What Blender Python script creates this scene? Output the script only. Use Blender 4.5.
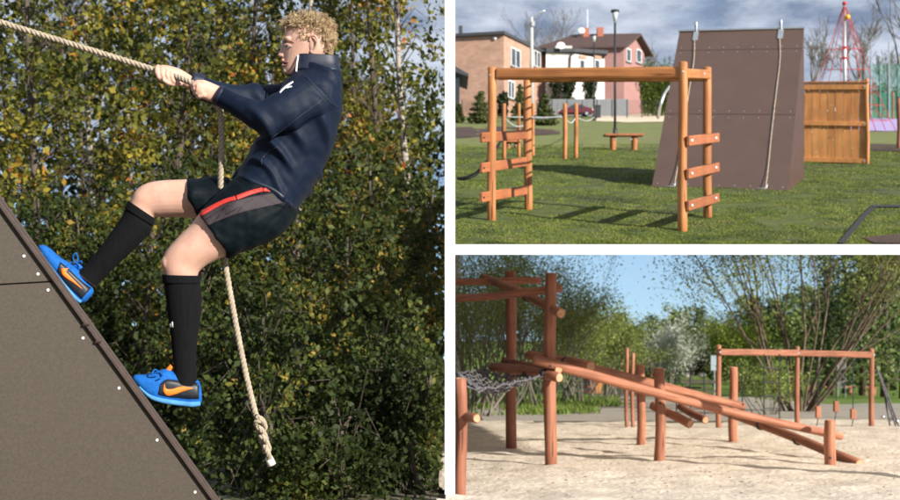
import bpy, bmesh, math, random
import numpy as np
from mathutils import Vector, Matrix, noise
from mathutils.bvhtree import BVHTree
S = bpy.context.scene
COL = S.collection
for o in list(bpy.data.objects): bpy.data.objects.remove(o)
R = math.radians
# ------------------------------------------------------------------ camera
CZ = 1.35
cam = bpy.data.cameras.new('camera'); cam.sensor_width = 36; cam.lens = 40.0; cam.clip_end = 3000; cam.clip_start = .05
co = bpy.data.objects.new('camera', cam); COL.objects.link(co)
cam.dof.use_dof = True; cam.dof.focus_distance = 5.0; cam.dof.aperture_fstop = 3.6
co.location = (0, 0, CZ); co.rotation_euler = (R(90), 0, 0); S.camera = co
# ------------------------------------------------------------------ sky, sun, exposure
ELEV = 25.0
SD = Vector((.745*math.cos(R(ELEV)), -.667*math.cos(R(ELEV)), math.sin(R(ELEV)))).normalized()   # towards the sun
W = bpy.data.worlds.new('World'); S.world = W; W.use_nodes = True
nt = W.node_tree; nt.nodes.clear()
def N(tree, t, **kw):
    n = tree.nodes.new(t)
    for k, v in kw.items():
        if k.startswith('i_'): n.inputs[k[2:].replace('_', ' ')].default_value = v
        else: setattr(n, k, v)
    return n
L = nt.links.new
out = N(nt, 'ShaderNodeOutputWorld'); bg = N(nt, 'ShaderNodeBackground'); bg.inputs[1].default_value = .115
tc = N(nt, 'ShaderNodeTexCoord')
va = N(nt, 'ShaderNodeVectorMath', operation='ADD'); va.inputs[1].default_value = (0, 0, .26)
vn = N(nt, 'ShaderNodeVectorMath', operation='NORMALIZE')
sky = N(nt, 'ShaderNodeTexSky'); sky.sky_type = 'NISHITA'; sky.sun_disc = False
sky.sun_elevation = R(ELEV); sky.sun_rotation = math.atan2(SD.x, SD.y); sky.air_density = 1.3; sky.dust_density = .7; sky.ozone_density = 2.6
L(tc.outputs['Generated'], va.inputs[0]); L(va.outputs[0], vn.inputs[0]); L(vn.outputs[0], sky.inputs[0])
sep = N(nt, 'ShaderNodeSeparateXYZ'); L(tc.outputs['Generated'], sep.inputs[0])
za = N(nt, 'ShaderNodeMath', operation='ADD'); za.inputs[1].default_value = .22; L(sep.outputs[2], za.inputs[0])
zm = N(nt, 'ShaderNodeMath', operation='MAXIMUM'); zm.inputs[1].default_value = .05; L(za.outputs[0], zm.inputs[0])
dv = N(nt, 'ShaderNodeVectorMath', operation='DIVIDE'); L(tc.outputs['Generated'], dv.inputs[0])
cb = N(nt, 'ShaderNodeCombineXYZ'); cb.inputs[2].default_value = 1.0
L(zm.outputs[0], cb.inputs[0]); L(zm.outputs[0], cb.inputs[1]); L(cb.outputs[0], dv.inputs[1])
cn = N(nt, 'ShaderNodeTexNoise', i_Scale=2.3, i_Detail=7.0, i_Roughness=.55); L(dv.outputs[0], cn.inputs['Vector'])
cr = N(nt, 'ShaderNodeValToRGB'); cr.color_ramp.elements[0].position = .25; cr.color_ramp.elements[1].position = .47
L(cn.outputs[0], cr.inputs[0])
mr = N(nt, 'ShaderNodeMapRange'); mr.inputs[1].default_value = .03; mr.inputs[2].default_value = .12; L(sep.outputs[2], mr.inputs[0])
cm = N(nt, 'ShaderNodeMath', operation='MULTIPLY'); L(cr.outputs[0], cm.inputs[0]); L(mr.outputs[0], cm.inputs[1])
cn2 = N(nt, 'ShaderNodeTexNoise', i_Scale=4.2, i_Detail=6.0, i_Roughness=.6); L(dv.outputs[0], cn2.inputs['Vector'])
cc = N(nt, 'ShaderNodeValToRGB'); e = cc.color_ramp.elements
e[0].position = .38; e[0].color = (1.25, 1.6, 2.3, 1); e[1].position = .62; e[1].color = (3.5, 3.85, 4.5, 1)
L(cn2.outputs[0], cc.inputs[0])
mx = N(nt, 'ShaderNodeMix', data_type='RGBA'); L(cm.outputs[0], mx.inputs[0]); L(sky.outputs[0], mx.inputs[6]); L(cc.outputs[0], mx.inputs[7])
L(mx.outputs[2], bg.inputs[0]); L(bg.outputs[0], out.inputs[0])
sl = bpy.data.lights.new('sun', 'SUN'); sl.energy = 5.0; sl.angle = R(.6); sl.color = (1, .945, .86)
so = bpy.data.objects.new('sun', sl); COL.objects.link(so); so.rotation_euler = SD.to_track_quat('Z', 'Y').to_euler(); so.location = (20, -18, 14)
S.view_settings.view_transform = 'Standard'; S.view_settings.look = 'None'; S.view_settings.gamma = 1
S.view_settings.use_curve_mapping = False; S.view_settings.exposure = .75
# ------------------------------------------------------------------ helpers
rng = np.random.default_rng(11); random.seed(5)
def P(u, v, d): return Vector(((u-450)/1000*d, d, CZ+(250-v)/1000*d))
def gu(x, y): return -.45+.153*y            # raised lawn
def gl(x, y): return -.125*y                # sand and park below
def du(v): return 1800/(v-97)
def dl(v): return 1350/(v-375)
def GU(u, v): return P(u, v, du(v))
def GL(u, v): return P(u, v, dl(v))
WM = {}
def put(o, parent=None, world=None):
    COL.objects.link(o); w = world or Matrix.Identity(4)
    if parent:
        o.parent = parent; o.matrix_parent_inverse = WM[parent.name].inverted()
    o.matrix_basis = w; WM[o.name] = w
    return o
def thing(name, label, cat, loc, group=None):
    o = bpy.data.objects.new(name, None); o.empty_display_size = .1
    put(o, None, Matrix.Translation(Vector(loc))); return tag(o, label, cat, group)
def tag(o, label=None, cat=None, group=None, kind=None):
    if label: o['label'] = label
    if cat: o['category'] = cat
    if group: o['group'] = group
    if kind: o['kind'] = kind
    return o
class MB:
    def __init__(s): s.v = []; s.f = []
    def add(s, vs, fs):
        n = len(s.v); s.v += [tuple(p) for p in vs]; s.f += [tuple(i+n for i in f) for f in fs]; return s
    def hexa(s, c):   # 8 corners: bottom 4 ccw, top 4
        return s.add(c, [(3,2,1,0),(4,5,6,7),(0,1,5,4),(1,2,6,5),(2,3,7,6),(3,0,4,7)])
    def box(s, c, e, rz=0):
        ca, sa = math.cos(rz), math.sin(rz); out = []
        for z in (-1, 1):
            for x, y in ((-1,-1),(1,-1),(1,1),(-1,1)):
                X, Y = x*e[0]/2, y*e[1]/2
                out.append((c[0]+X*ca-Y*sa, c[1]+X*sa+Y*ca, c[2]+z*e[2]/2))
        return s.hexa(out)
    def beam(s, a, b, w, h, up=(0,0,1)):
        a = Vector(a); b = Vector(b); t = (b-a).normalized(); u = Vector(up); x = t.cross(u).normalized(); u = x.cross(t)
        c = []
        for p in (a, b): c.append([p+x*sx*w/2+u*sz*h/2 for sx, sz in ((-1,-1),(1,-1),(1,1),(-1,1))])
        return s.hexa(c[0]+c[1])
    def prism(s, poly, vec):
        n = len(poly); vec = Vector(vec); a = [Vector(p) for p in poly]; b = [p+vec for p in a]
        return s.add(a+b, [tuple(range(n))[::-1], tuple(range(n, 2*n))]+[(i, (i+1) % n, n+(i+1) % n, n+i) for i in range(n)])
    def tube(s, pts, rad, n=6, cap=True):
        pts = [Vector(p) for p in pts]; m = len(pts)
        if not hasattr(rad, '__len__'): rad = [rad]*m
        t0 = (pts[1]-pts[0]).normalized(); x = t0.orthogonal().normalized(); vs = []
        for i, p in enumerate(pts):
            t = (pts[min(i+1, m-1)]-pts[max(i-1, 0)]).normalized()
            x = (x-t*x.dot(t)); x = x.normalized() if x.length > 1e-6 else t.orthogonal().normalized(); y = t.cross(x)
            for k in range(n):
                a = 2*math.pi*k/n; vs.append(p+(x*math.cos(a)+y*math.sin(a))*rad[i])
        fs = [(i*n+k, i*n+(k+1) % n, (i+1)*n+(k+1) % n, (i+1)*n+k) for i in range(m-1) for k in range(n)]
        if cap: fs += [tuple(range(n))[::-1], tuple(range((m-1)*n, m*n))]
        return s.add(vs, fs)
    def sphere(s, c, r, nu=10, nv=7, M=None):
        vs = []; fs = []
        r = Vector(r) if hasattr(r, '__len__') else Vector((r, r, r))
        for j in range(nv+1):
            th = math.pi*j/nv
            for i in range(nu):
                a = 2*math.pi*i/nu; p = Vector((r.x*math.sin(th)*math.cos(a), r.y*math.sin(th)*math.sin(a), r.z*math.cos(th)))
                if M: p = M @ p
                vs.append(Vector(c)+p)
        for j in range(nv):
            for i in range(nu): fs.append((j*nu+i, (j+1)*nu+i, (j+1)*nu+(i+1) % nu, j*nu+(i+1) % nu))
        return s.add(vs, fs)
    def mesh(s, name, mat=None, smooth=False):
        me = bpy.data.meshes.new(name); me.from_pydata(s.v, [], s.f); me.update()
        if mat: me.materials.append(mat)
        if smooth: me.polygons.foreach_set('use_smooth', [True]*len(me.polygons))
        return me
    def build(s, name, mat, parent=None, smooth=False, bevel=0, world=None):
        o = bpy.data.objects.new(name, s.mesh(name, mat, smooth)); put(o, parent, world)
        if bevel:
            b = o.modifiers.new('bevel', 'BEVEL'); b.width = bevel; b.segments = 2; b.limit_method = 'ANGLE'
        return o
def npmesh(name, verts, faces4, mat, smooth=False):
    me = bpy.data.meshes.new(name); nv = len(verts); nf = len(faces4); k = faces4.shape[1]
    me.vertices.add(nv); me.vertices.foreach_set('co', verts.astype(np.float32).ravel())
    me.loops.add(nf*k); me.loops.foreach_set('vertex_index', faces4.astype(np.int32).ravel())
    me.polygons.add(nf); me.polygons.foreach_set('loop_start', np.arange(0, nf*k, k, dtype=np.int32))
    me.update(calc_edges=True); me.materials.append(mat)
    if smooth: me.polygons.foreach_set('use_smooth', np.ones(nf, bool))
    return me
# ------------------------------------------------------------------ materials
MATS = {}
def mat(name, col, rough=.8, var=.25, scale=6, stretch=(1,1,1), bump=.1, bscale=None, col2=None, metal=0, detail=5, spec=.4, lo=.32, hi=.68, bdist=.01, objvar=0, crack=0):
    if name in MATS: return MATS[name]
    m = bpy.data.materials.new(name); m.use_nodes = True; t = m.node_tree; b = t.nodes['Principled BSDF']; l = t.links.new
    b.inputs['Roughness'].default_value = rough; b.inputs['Metallic'].default_value = metal; b.inputs['Specular IOR Level'].default_value = spec
    c = N(t, 'ShaderNodeTexCoord'); mp = N(t, 'ShaderNodeMapping'); mp.inputs['Scale'].default_value = stretch
    l(c.outputs['Object'], mp.inputs[0])
    n = N(t, 'ShaderNodeTexNoise', i_Scale=scale, i_Detail=detail, i_Roughness=.6); l(mp.outputs[0], n.inputs['Vector'])
    r = N(t, 'ShaderNodeValToRGB'); e = r.color_ramp.elements; e[0].position = lo; e[1].position = hi
    c2 = col2 or tuple(min(1, x*(1+var)) for x in col); c1 = col if col2 else tuple(x*(1-var) for x in col)
    e[0].color = (*c1, 1); e[1].color = (*c2, 1); l(n.outputs[0], r.inputs[0]); l(r.outputs[0], b.inputs['Base Color'])
    src = r.outputs[0]
    if objvar:
        oi = N(t, 'ShaderNodeObjectInfo'); mr_ = N(t, 'ShaderNodeMapRange'); mr_.inputs[3].default_value = 1-objvar; mr_.inputs[4].default_value = 1+objvar*.7; l(oi.outputs['Random'], mr_.inputs[0])
        n4 = N(t, 'ShaderNodeTexNoise', i_Scale=1.7, i_Detail=3.0); l(c.outputs['Object'], n4.inputs['Vector']); mq = N(t, 'ShaderNodeMapRange'); mq.inputs[1].default_value = .35; mq.inputs[2].default_value = .65; mq.inputs[3].default_value = .78; mq.inputs[4].default_value = 1.1; l(n4.outputs[0], mq.inputs[0])
        mm_ = N(t, 'ShaderNodeMath', operation='MULTIPLY'); l(mr_.outputs[0], mm_.inputs[0]); l(mq.outputs[0], mm_.inputs[1])
        hs = N(t, 'ShaderNodeHueSaturation'); l(mm_.outputs[0], hs.inputs['Value']); l(src, hs.inputs['Color']); src = hs.outputs[0]
    if crack:
        mp2 = N(t, 'ShaderNodeMapping'); mp2.inputs['Scale'].default_value = (1, 1, .035); l(c.outputs['Object'], mp2.inputs[0])
        n5 = N(t, 'ShaderNodeTexNoise', i_Scale=crack, i_Detail=2.0); l(mp2.outputs[0], n5.inputs['Vector']); r5 = N(t, 'ShaderNodeValToRGB'); e5 = r5.color_ramp.elements; e5[0].position = .66; e5[1].position = .70; e5[0].color = (1,1,1,1); e5[1].color = (.25,.2,.18,1); l(n5.outputs[0], r5.inputs[0])
        mc = N(t, 'ShaderNodeMix', data_type='RGBA', blend_type='MULTIPLY'); mc.inputs[0].default_value = 1; l(src, mc.inputs[6]); l(r5.outputs[0], mc.inputs[7]); src = mc.outputs[2]
    l(src, b.inputs['Base Color'])
    if bump:
        n2 = N(t, 'ShaderNodeTexNoise', i_Scale=bscale or scale*4, i_Detail=4.0); l(mp.outputs[0], n2.inputs['Vector'])
        bp = N(t, 'ShaderNodeBump', i_Strength=bump, i_Distance=bdist); l(n2.outputs[0], bp.inputs['Height']); l(bp.outputs[0], b.inputs['Normal'])
    MATS[name] = m; return m
def leafmat(name, cols, trans=.35, rough=.6, clump=0):
    """colour per leaf: list of (position, rgb)"""
    m = bpy.data.materials.new(name); m.use_nodes = True; t = m.node_tree; l = t.links.new
    b = t.nodes['Principled BSDF']; b.inputs['Roughness'].default_value = rough; b.inputs['Specular IOR Level'].default_value = .25
    g = N(t, 'ShaderNodeNewGeometry'); r = N(t, 'ShaderNodeValToRGB'); e = r.color_ramp.elements
    while len(e) > 1: e.remove(e[0])
    e[0].position = cols[0][0]; e[0].color = (*cols[0][1], 1)
    for p, c in cols[1:]: q = e.new(p); q.color = (*c, 1)
    if clump:
        tx = N(t, 'ShaderNodeTexCoord'); nn = N(t, 'ShaderNodeTexNoise', i_Scale=clump, i_Detail=3.0); l(tx.outputs['Object'], nn.inputs['Vector'])
        m1 = N(t, 'ShaderNodeMapRange'); m1.inputs[1].default_value = .36; m1.inputs[2].default_value = .64; m1.inputs[3].default_value = -.12; m1.inputs[4].default_value = .62; l(nn.outputs[0], m1.inputs[0])
        m2 = N(t, 'ShaderNodeMath', operation='ADD'); m2.use_clamp = True; m3 = N(t, 'ShaderNodeMath', operation='MULTIPLY'); m3.inputs[1].default_value = .5; l(g.outputs['Random Per Island'], m3.inputs[0]); l(m3.outputs[0], m2.inputs[0]); l(m1.outputs[0], m2.inputs[1]); l(m2.outputs[0], r.inputs[0])
    else: l(g.outputs['Random Per Island'], r.inputs[0])
    if True:
        l(r.outputs[0], b.inputs['Base Color'])
    tr = N(t, 'ShaderNodeBsdfTranslucent'); l(r.outputs[0], tr.inputs[0]); ms = N(t, 'ShaderNodeMixShader'); ms.inputs[0].default_value = trans
    o = t.nodes['Material Output']; l(b.outputs[0], ms.inputs[1]); l(tr.outputs[0], ms.inputs[2]); l(ms.outputs[0], o.inputs[0])
    return m
M_log = mat('oiled_log', (.22,.068,.036), .66, col2=(.50,.215,.12), scale=22, stretch=(1,1,.05), bump=.35, bscale=30, lo=.25, hi=.75, bdist=.006, objvar=.22, crack=34)
M_logd = mat('oiled_log_weathered', (.17,.052,.03), .68, col2=(.40,.16,.09), scale=20, stretch=(1,1,.05), bump=.4, bscale=26, lo=.25, hi=.75, bdist=.006, objvar=.22, crack=34)
M_beam = mat('orange_oiled_timber', (.30,.10,.028), .58, col2=(.58,.245,.078), scale=18, stretch=(1,1,.05), bump=.25, bscale=24, lo=.25, hi=.75, bdist=.004, objvar=.16, crack=30)
M_end = mat('log_end_grain', (.42,.2,.1), .75, col2=(.6,.34,.2), scale=14, bump=.2)
M_board = mat('stained_rung_board', (.28,.085,.035), .6, col2=(.45,.165,.065), scale=12, stretch=(1,1,.08), bump=.2, lo=.25, hi=.75, objvar=.15, crack=24)
M_plank = mat('orange_plank', (.50,.19,.055), .6, col2=(.72,.33,.11), scale=9, stretch=(1,1,.08), bump=.2, lo=.25, hi=.75, objvar=.15)
M_steel = mat('galvanised_steel', (.55,.57,.58), .4, .12, 20, metal=.8, bump=.05)
M_dark = mat('dark_metal', (.025,.028,.03), .5, .2, 20, bump=.05)
M_white = mat('white_render', (.86,.86,.85), .65, .02, 5, bump=.03)
M_ropew = mat('hemp_rope', (.36,.30,.22), .9, .25, 60, bump=.3)
M_bolt = mat('bolt_black', (.03,.03,.03), .5, .1, 20, bump=0)
# ------------------------------------------------------------------ shared builders
def log(name, a, b, r, parent, m=None, r2=None, n=14, seg=7, wob=.012, ends=True, seed=0):
    """a peeled log from a to b: its own local z runs along it, slightly crooked"""
    a = Vector(a); b = Vector(b); d = b-a; Ln = d.length; rr = random.Random(hash((round(a.x,3), round(a.z,3), seed)))
    r2 = r if r2 is None else r2
    ph = rr.uniform(0, 6.28); am = wob*min(1, Ln/1.5); mb = MB(); vs = []; fs = []
    ch = min(.012, r*.2)
    zs = [0, ch]+[Ln*i/seg for i in range(1, seg)]+[Ln-ch, Ln]
    for j, z in enumerate(zs):
        f = z/Ln; rad = r+(r2-r)*f
        rad *= 1+.03*math.sin(f*7+ph)
        if j in (0, len(zs)-1): rad -= ch
        ox = am*math.sin(f*3.1*2+ph); oy = am*math.cos(f*2.3*2+ph*1.7)
        for k in range(n):
            t = 2*math.pi*k/n; w = 1+.035*math.sin(3*t+ph)+.025*math.sin(5*t+f*4+ph)
            vs.append((ox+rad*w*math.cos(t), oy+rad*w*math.sin(t), z))
    for j in range(len(zs)-1):
        for k in range(n): fs.append((j*n+k, j*n+(k+1) % n, (j+1)*n+(k+1) % n, (j+1)*n+k))
    mb.add(vs, fs); q = len(zs)-1
    mb.f += [tuple(range(n))[::-1], tuple(range(q*n, q*n+n))]
    M = Matrix.Translation(a) @ d.to_track_quat('Z', 'Y').to_matrix().to_4x4()
    me = mb.mesh(name, m or M_log); me.materials.append(M_end)
    for p in me.polygons:
        p.use_smooth = len(p.vertices) == 4
        if len(p.vertices) > 4: p.material_index = 1
    o = bpy.data.objects.new(name, me); put(o, parent, M); return o
def sag(a, b, s, n=10):
    a = Vector(a); b = Vector(b)
    return [a.lerp(b, i/n)-Vector((0, 0, s*4*(i/n)*(1-i/n))) for i in range(n+1)]
def smooth_path(pts, k=6):
    pts = [Vector(p) for p in pts]; q = [pts[0]*2-pts[1]]+pts+[pts[-1]*2-pts[-2]]; out = []
    for i in range(1, len(q)-2):
        for j in range(k):
            t = j/k; a, b, c, d = q[i-1:i+3]
            out.append(.5*((2*b)+(c-a)*t+(2*a-5*b+4*c-d)*t*t+(3*b-a-3*c+d)*t**3))
    out.append(pts[-1]); return out
def twisted_rope(mb, pts, r, pitch, step=None, ns=3, n=6):
    """three strands laid around each other along a path"""
    pts = [Vector(p) for p in pts]; acc = [0]
    for i in range(1, len(pts)): acc.append(acc[-1]+(pts[i]-pts[i-1]).length)
    step = step or pitch/7; m = max(2, int(acc[-1]/step)); cs = []; j = 0
    for i in range(m+1):
        s = acc[-1]*i/m
        while j < len(acc)-2 and acc[j+1] < s: j += 1
        cs.append(pts[j].lerp(pts[j+1], (s-acc[j])/max(1e-9, acc[j+1]-acc[j])))
    t0 = (cs[1]-cs[0]).normalized(); x = t0.orthogonal().normalized(); st = [[] for _ in range(ns)]
    for i, c in enumerate(cs):
        t = (cs[min(i+1, m)]-cs[max(i-1, 0)]).normalized(); x = (x-t*x.dot(t)).normalized(); y = t.cross(x)
        for k in range(ns):
            a = 2*math.pi*(k/ns+acc[-1]*i/m/pitch); st[k].append(c+(x*math.cos(a)+y*math.sin(a))*r*.5)
    for k in range(ns): mb.tube(st[k], r*.56, n)
    return mb
# --- foliage
def leaves(centres, size, per, spread, droop=0, clip=None, aspect=.62, sizevar=.45, seed=1, twig=0):
    """leaf quads round clump centres -> verts, faces"""
    g = np.random.default_rng(seed); c = np.asarray(centres, float)
    sp = np.asarray(spread, float) if hasattr(spread, '__len__') else np.array([spread]*3)
    if twig:      # leaves strung along short hanging sprays
        nt_ = max(1, per//9); q = np.repeat(c, nt_, axis=0)+g.normal(0, 1, (len(c)*nt_, 3))*sp; dd = g.normal(0, .7, (len(q), 3)); dd[:, 2] -= .8; dd /= np.linalg.norm(dd, axis=1)[:, None]
        tt = np.tile(np.linspace(0, 1, 9), len(q))[:, None]; pts = np.repeat(q, 9, axis=0)+np.repeat(dd, 9, axis=0)*tt*twig+g.normal(0, twig*.13, (len(q)*9, 3))
    else: pts = np.repeat(c, per, axis=0)+g.normal(0, 1, (len(c)*per, 3))*sp
    if clip is not None: pts = pts[clip(pts)]
    n = len(pts); d = g.normal(0, 1, (n, 3)); d[:, 2] -= droop; d /= np.linalg.norm(d, axis=1)[:, None]
    h = g.normal(0, 1, (n, 3)); h -= d*(h*d).sum(1)[:, None]; h /= np.linalg.norm(h, axis=1)[:, None]
    nr = np.cross(d, h); s = size*(1+sizevar*g.uniform(-1, 1, n))[:, None]
    v = np.empty((n, 4, 3)); v[:, 0] = pts-d*s*.5; v[:, 1] = pts+h*s*aspect*.5+nr*s*.08; v[:, 2] = pts+d*s*.5; v[:, 3] = pts-h*s*aspect*.5+nr*s*.08
    return v.reshape(-1, 3), np.arange(n*4).reshape(-1, 4)
def grow(mb, base, direc, length, rad, lev, rr, tips, bend=.25, kids=3, up=.15, n=5, seg=4, ratio=.62, minr=.004, clip=None, spread=.75):
    p = Vector(base); d = Vector(direc).normalized(); pts = [p.copy()]; rd = [rad]
    for i in range(seg):
        d = (d+Vector((rr.gauss(0, bend), rr.gauss(0, bend), rr.gauss(0, bend)+up))*.35).normalized()
        p = p+d*length/seg; pts.append(p.copy()); rd.append(max(minr, rad*(1-.6*(i+1)/seg)))
    if clip and not clip(pts[-1]):
        ok = [q for q in pts if clip(q)]
        if len(ok) < 2: return
        pts = ok; rd = rd[:len(ok)]
    mb.tube(pts, rd, n if rad > .03 else max(3, n-2), cap=False)
    if lev == 0:
        tips += pts[1:]; return
    for k in range(kids):
        f = rr.uniform(.35, 1); i = min(len(pts)-2, int(f*(len(pts)-1))); q = pts[i].lerp(pts[i+1], f*(len(pts)-1)-i if i < len(pts)-1 else 1)
        ax = Vector((rr.gauss(0, 1), rr.gauss(0, 1), rr.gauss(0, .6))).normalized()
        nd = (d+ax*spread*rr.uniform(.6, 1.3)).normalized()
        grow(mb, q, nd, length*ratio*rr.uniform(.75, 1.15), max(minr, rd[i]*.6), lev-1, rr, tips, bend, kids, up, n, seg, ratio, minr, clip, spread)
    tips.append(pts[-1])
M_bark = mat('brown_bark', (.045,.034,.025), .9, col2=(.13,.10,.075), scale=14, stretch=(1,1,.25), bump=.4)
M_barkg = mat('grey_bark', (.10,.088,.07), .9, col2=(.24,.21,.17), scale=14, stretch=(1,1,.25), bump=.4)
M_bushb = mat('bush_bark', (.075,.055,.038), .9, col2=(.19,.145,.1), scale=14, stretch=(1,1,.25), bump=.4)
M_birch = mat('birch_bark', (.05,.042,.034), .8, col2=(.34,.30,.25), scale=9, stretch=(.6,.6,2.2), bump=.2, lo=.38, hi=.5)
# ================================================================== THE SETTING
def grid(name, xs, ys, zf, m, smooth=True, keep=None):
    xs = np.asarray(xs); ys = np.asarray(ys); nx, ny = len(xs), len(ys)
    v = [(x, y, zf(x, y)) for y in ys for x in xs]
    f = [(j*nx+i, j*nx+i+1, (j+1)*nx+i+1, (j+1)*nx+i) for j in range(ny-1) for i in range(nx-1)
         if keep is None or keep((xs[i]+xs[i+1])/2, (ys[j]+ys[j+1])/2)]
    mb = MB(); mb.v = v; mb.f = f; o = mb.build(name, m, None, smooth); return o
def nz(x, y, s, o=0): return noise.noise(Vector((x*s, y*s, o)))
def ground_mat(name, a, b, c, s1, s2, bump, bs, rough=.95, bd=.03):
    m = bpy.data.materials.new(name); m.use_nodes = True; t = m.node_tree; l = t.links.new; bs_ = t.nodes['Principled BSDF']
    bs_.inputs['Roughness'].default_value = rough; bs_.inputs['Specular IOR Level'].default_value = .15
    tcx = N(t, 'ShaderNodeTexCoord')
    n1 = N(t, 'ShaderNodeTexNoise', i_Scale=s1, i_Detail=6.0, i_Roughness=.65); n2 = N(t, 'ShaderNodeTexNoise', i_Scale=s2, i_Detail=6.0, i_Roughness=.7)
    for n in (n1, n2): l(tcx.outputs['Object'], n.inputs['Vector'])
    r1 = N(t, 'ShaderNodeValToRGB'); e = r1.color_ramp.elements; e[0].position = .35; e[1].position = .65; e[0].color = (*a, 1); e[1].color = (*b, 1)
    r2 = N(t, 'ShaderNodeValToRGB'); e = r2.color_ramp.elements; e[0].position = .52; e[1].position = .66
    l(n1.outputs[0], r1.inputs[0]); l(n2.outputs[0], r2.inputs[0])
    mxx = N(t, 'ShaderNodeMix', data_type='RGBA'); mxx.inputs[7].default_value = (*c, 1); l(r2.outputs[0], mxx.inputs[0]); l(r1.outputs[0], mxx.inputs[6]); l(mxx.outputs[2], bs_.inputs['Base Color'])
    n3 = N(t, 'ShaderNodeTexNoise', i_Scale=bs, i_Detail=5.0); l(tcx.outputs['Object'], n3.inputs['Vector'])
    bp = N(t, 'ShaderNodeBump', i_Strength=bump, i_Distance=bd); l(n3.outputs[0], bp.inputs['Height']); l(bp.outputs[0], bs_.inputs['Normal'])
    return m
M_ground = ground_mat('park_ground', (.13,.115,.08), (.23,.20,.155), (.10,.13,.04), 2.2, .35, .5, 14)
M_sand = ground_mat('pit_sand', (.60,.505,.395), (.75,.655,.54), (.52,.43,.33), 9, 1.1, .5, 13, bd=.05)
M_path = ground_mat('gravel_path', (.34,.30,.255), (.45,.405,.35), (.28,.25,.2), 6, .6, .4, 40)
M_lawn = ground_mat('lawn_soil', (.065,.085,.026), (.105,.125,.04), (.06,.06,.045), 3.0, .5, .5, 30)
M_grass2 = ground_mat('park_grass', (.10,.17,.03), (.17,.26,.05), (.2,.19,.08), 3.0, .5, .5, 20)
xs = np.linspace(-90, 150, 25); ys = np.concatenate([np.linspace(-40, 8, 5), np.linspace(10, 120, 20), np.linspace(140, 700, 12)])
tag(grid('ground', xs, ys, lambda x, y: gl(x, y)-.03, M_ground), kind='structure')
# sand pit with trodden dimples
sx = np.linspace(-1.2, 17, 190); sy = np.concatenate([np.linspace(5, 9.8, 14), np.linspace(10, 22, 150), np.linspace(22.3, 31, 40)])
def sand_z(x, y): return gl(x, y)+.035+.035*nz(x, y, .55)+.03*nz(x, y, 1.9, 3)+.014*nz(x, y, 4.2, 7)
tag(grid('sand_pit', sx, sy, sand_z, M_sand, keep=lambda x, y: x > -.12+.08*nz(x, y, .5) and y < 28+1.6*nz(x, y, .35, 4)+.1*x), kind='structure')
tag(grid('gravel_path', np.linspace(1, 60, 40), np.linspace(29.5, 62, 24), lambda x, y: gl(x, y)-.012, M_path, keep=lambda x, y: y < 45+.1*x+2*nz(x, y, .15) or (6.2 < x-.06*y < 12+.05*y)), kind='structure')
tag(grid('park_grass', np.linspace(0, 150, 50), np.linspace(36, 300, 60), lambda x, y: gl(x, y)-.018, M_grass2, keep=lambda x, y: not (6.2 < x-.06*y < 12 and y < 90)), kind='structure')
# raised lawn on a white slab; slab edge and column added as scene dividers
YF = 12.2; TH = .122
zt = gu(0, YF)
mb = MB(); far = 175.0; rx = lambda y: .45*y+1.2
top = [(.0, YF, zt), (rx(YF), YF, zt), (rx(far), far, gu(0, far)), (.0, far, gu(0, far))]
mb.hexa([(x, y, z-TH) for x, y, z in top]+top); slab = tag(mb.build('divider_slab', M_white), kind='structure')
def lawn_z(x, y): return gu(x, y)+.004+(.03*(nz(x, y, .6)+.6*nz(x, y, 1.7, 2))+.03)*min(1, max(0, (y-YF-.02)/1.2))
def in_terrace(x, y): return 0 < x < rx(y)
ly = np.concatenate([np.linspace(YF, 30, 90), np.linspace(30.5, 174, 60)]); lv = []; lf = []; nx = 70
for y in ly:
    for i in range(nx): x = .001+(rx(y)-.002)*i/(nx-1); lv.append((x, y, lawn_z(x, y)))
for j in range(len(ly)-1):
    for i in range(nx-1): lf.append((j*nx+i, j*nx+i+1, (j+1)*nx+i+1, (j+1)*nx+i))
jn = int(np.searchsorted(ly, 33)); M_lawn2 = ground_mat('dry_lawn', (.13,.15,.05), (.19,.20,.08), (.17,.155,.085), 1.2, .3, .5, 20)
for nm_, ms_, sel in (('lawn', M_lawn, lambda q: q[0] < jn*nx), ('dry_lawn', M_lawn2, lambda q: q[0] >= jn*nx)):
    fs_ = [q for q in lf if sel(q)]; us_ = sorted({i for q in fs_ for i in q}); mp_ = {a: i for i, a in enumerate(us_)}
    mb = MB(); mb.v = [lv[i] for i in us_]; mb.f = [tuple(mp_[i] for i in q) for q in fs_]; tag(mb.build(nm_, ms_, None, True), kind='structure')
YC = 10.85; CWD = .1085
t = thing('divider_column', 'tall square white column added as the divider between the left and right scenes', 'column', (0, YC, gl(0, YC)))
MB().box((0, (YC+YF)/2+.02, zt-TH/2-.012), (.04, YF-YC-.03-CWD/2, .06)).build('bracket', M_white, t)
MB().box((0, YC, (gl(0, YC)+6)/2-.1), (CWD, CWD, 6-gl(0, YC)+.2)).build('shaft', M_white, t)
MB().box((0, YC, 6.03), (.2, .2, .06)).build('cap', M_white, t)
for k, (px, py) in enumerate(((rx(YF)-.3, YF+.3), (rx(40)-.4, 40.), (.3, 40.))):
    t = thing('terrace_support', 'white round support under the raised lawn terrace', 'support', (px, py, gl(px, py)), 'supports under the terrace')
    MB().tube([(px, py, gl(px, py)-.05), (px, py, gu(px, py)-TH)], .12, 16).build('shaft', M_white, t, True)
    MB().box((px, py, gl(px, py)+.02), (.4, .4, .08)).build('footing', M_white, t)
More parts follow.
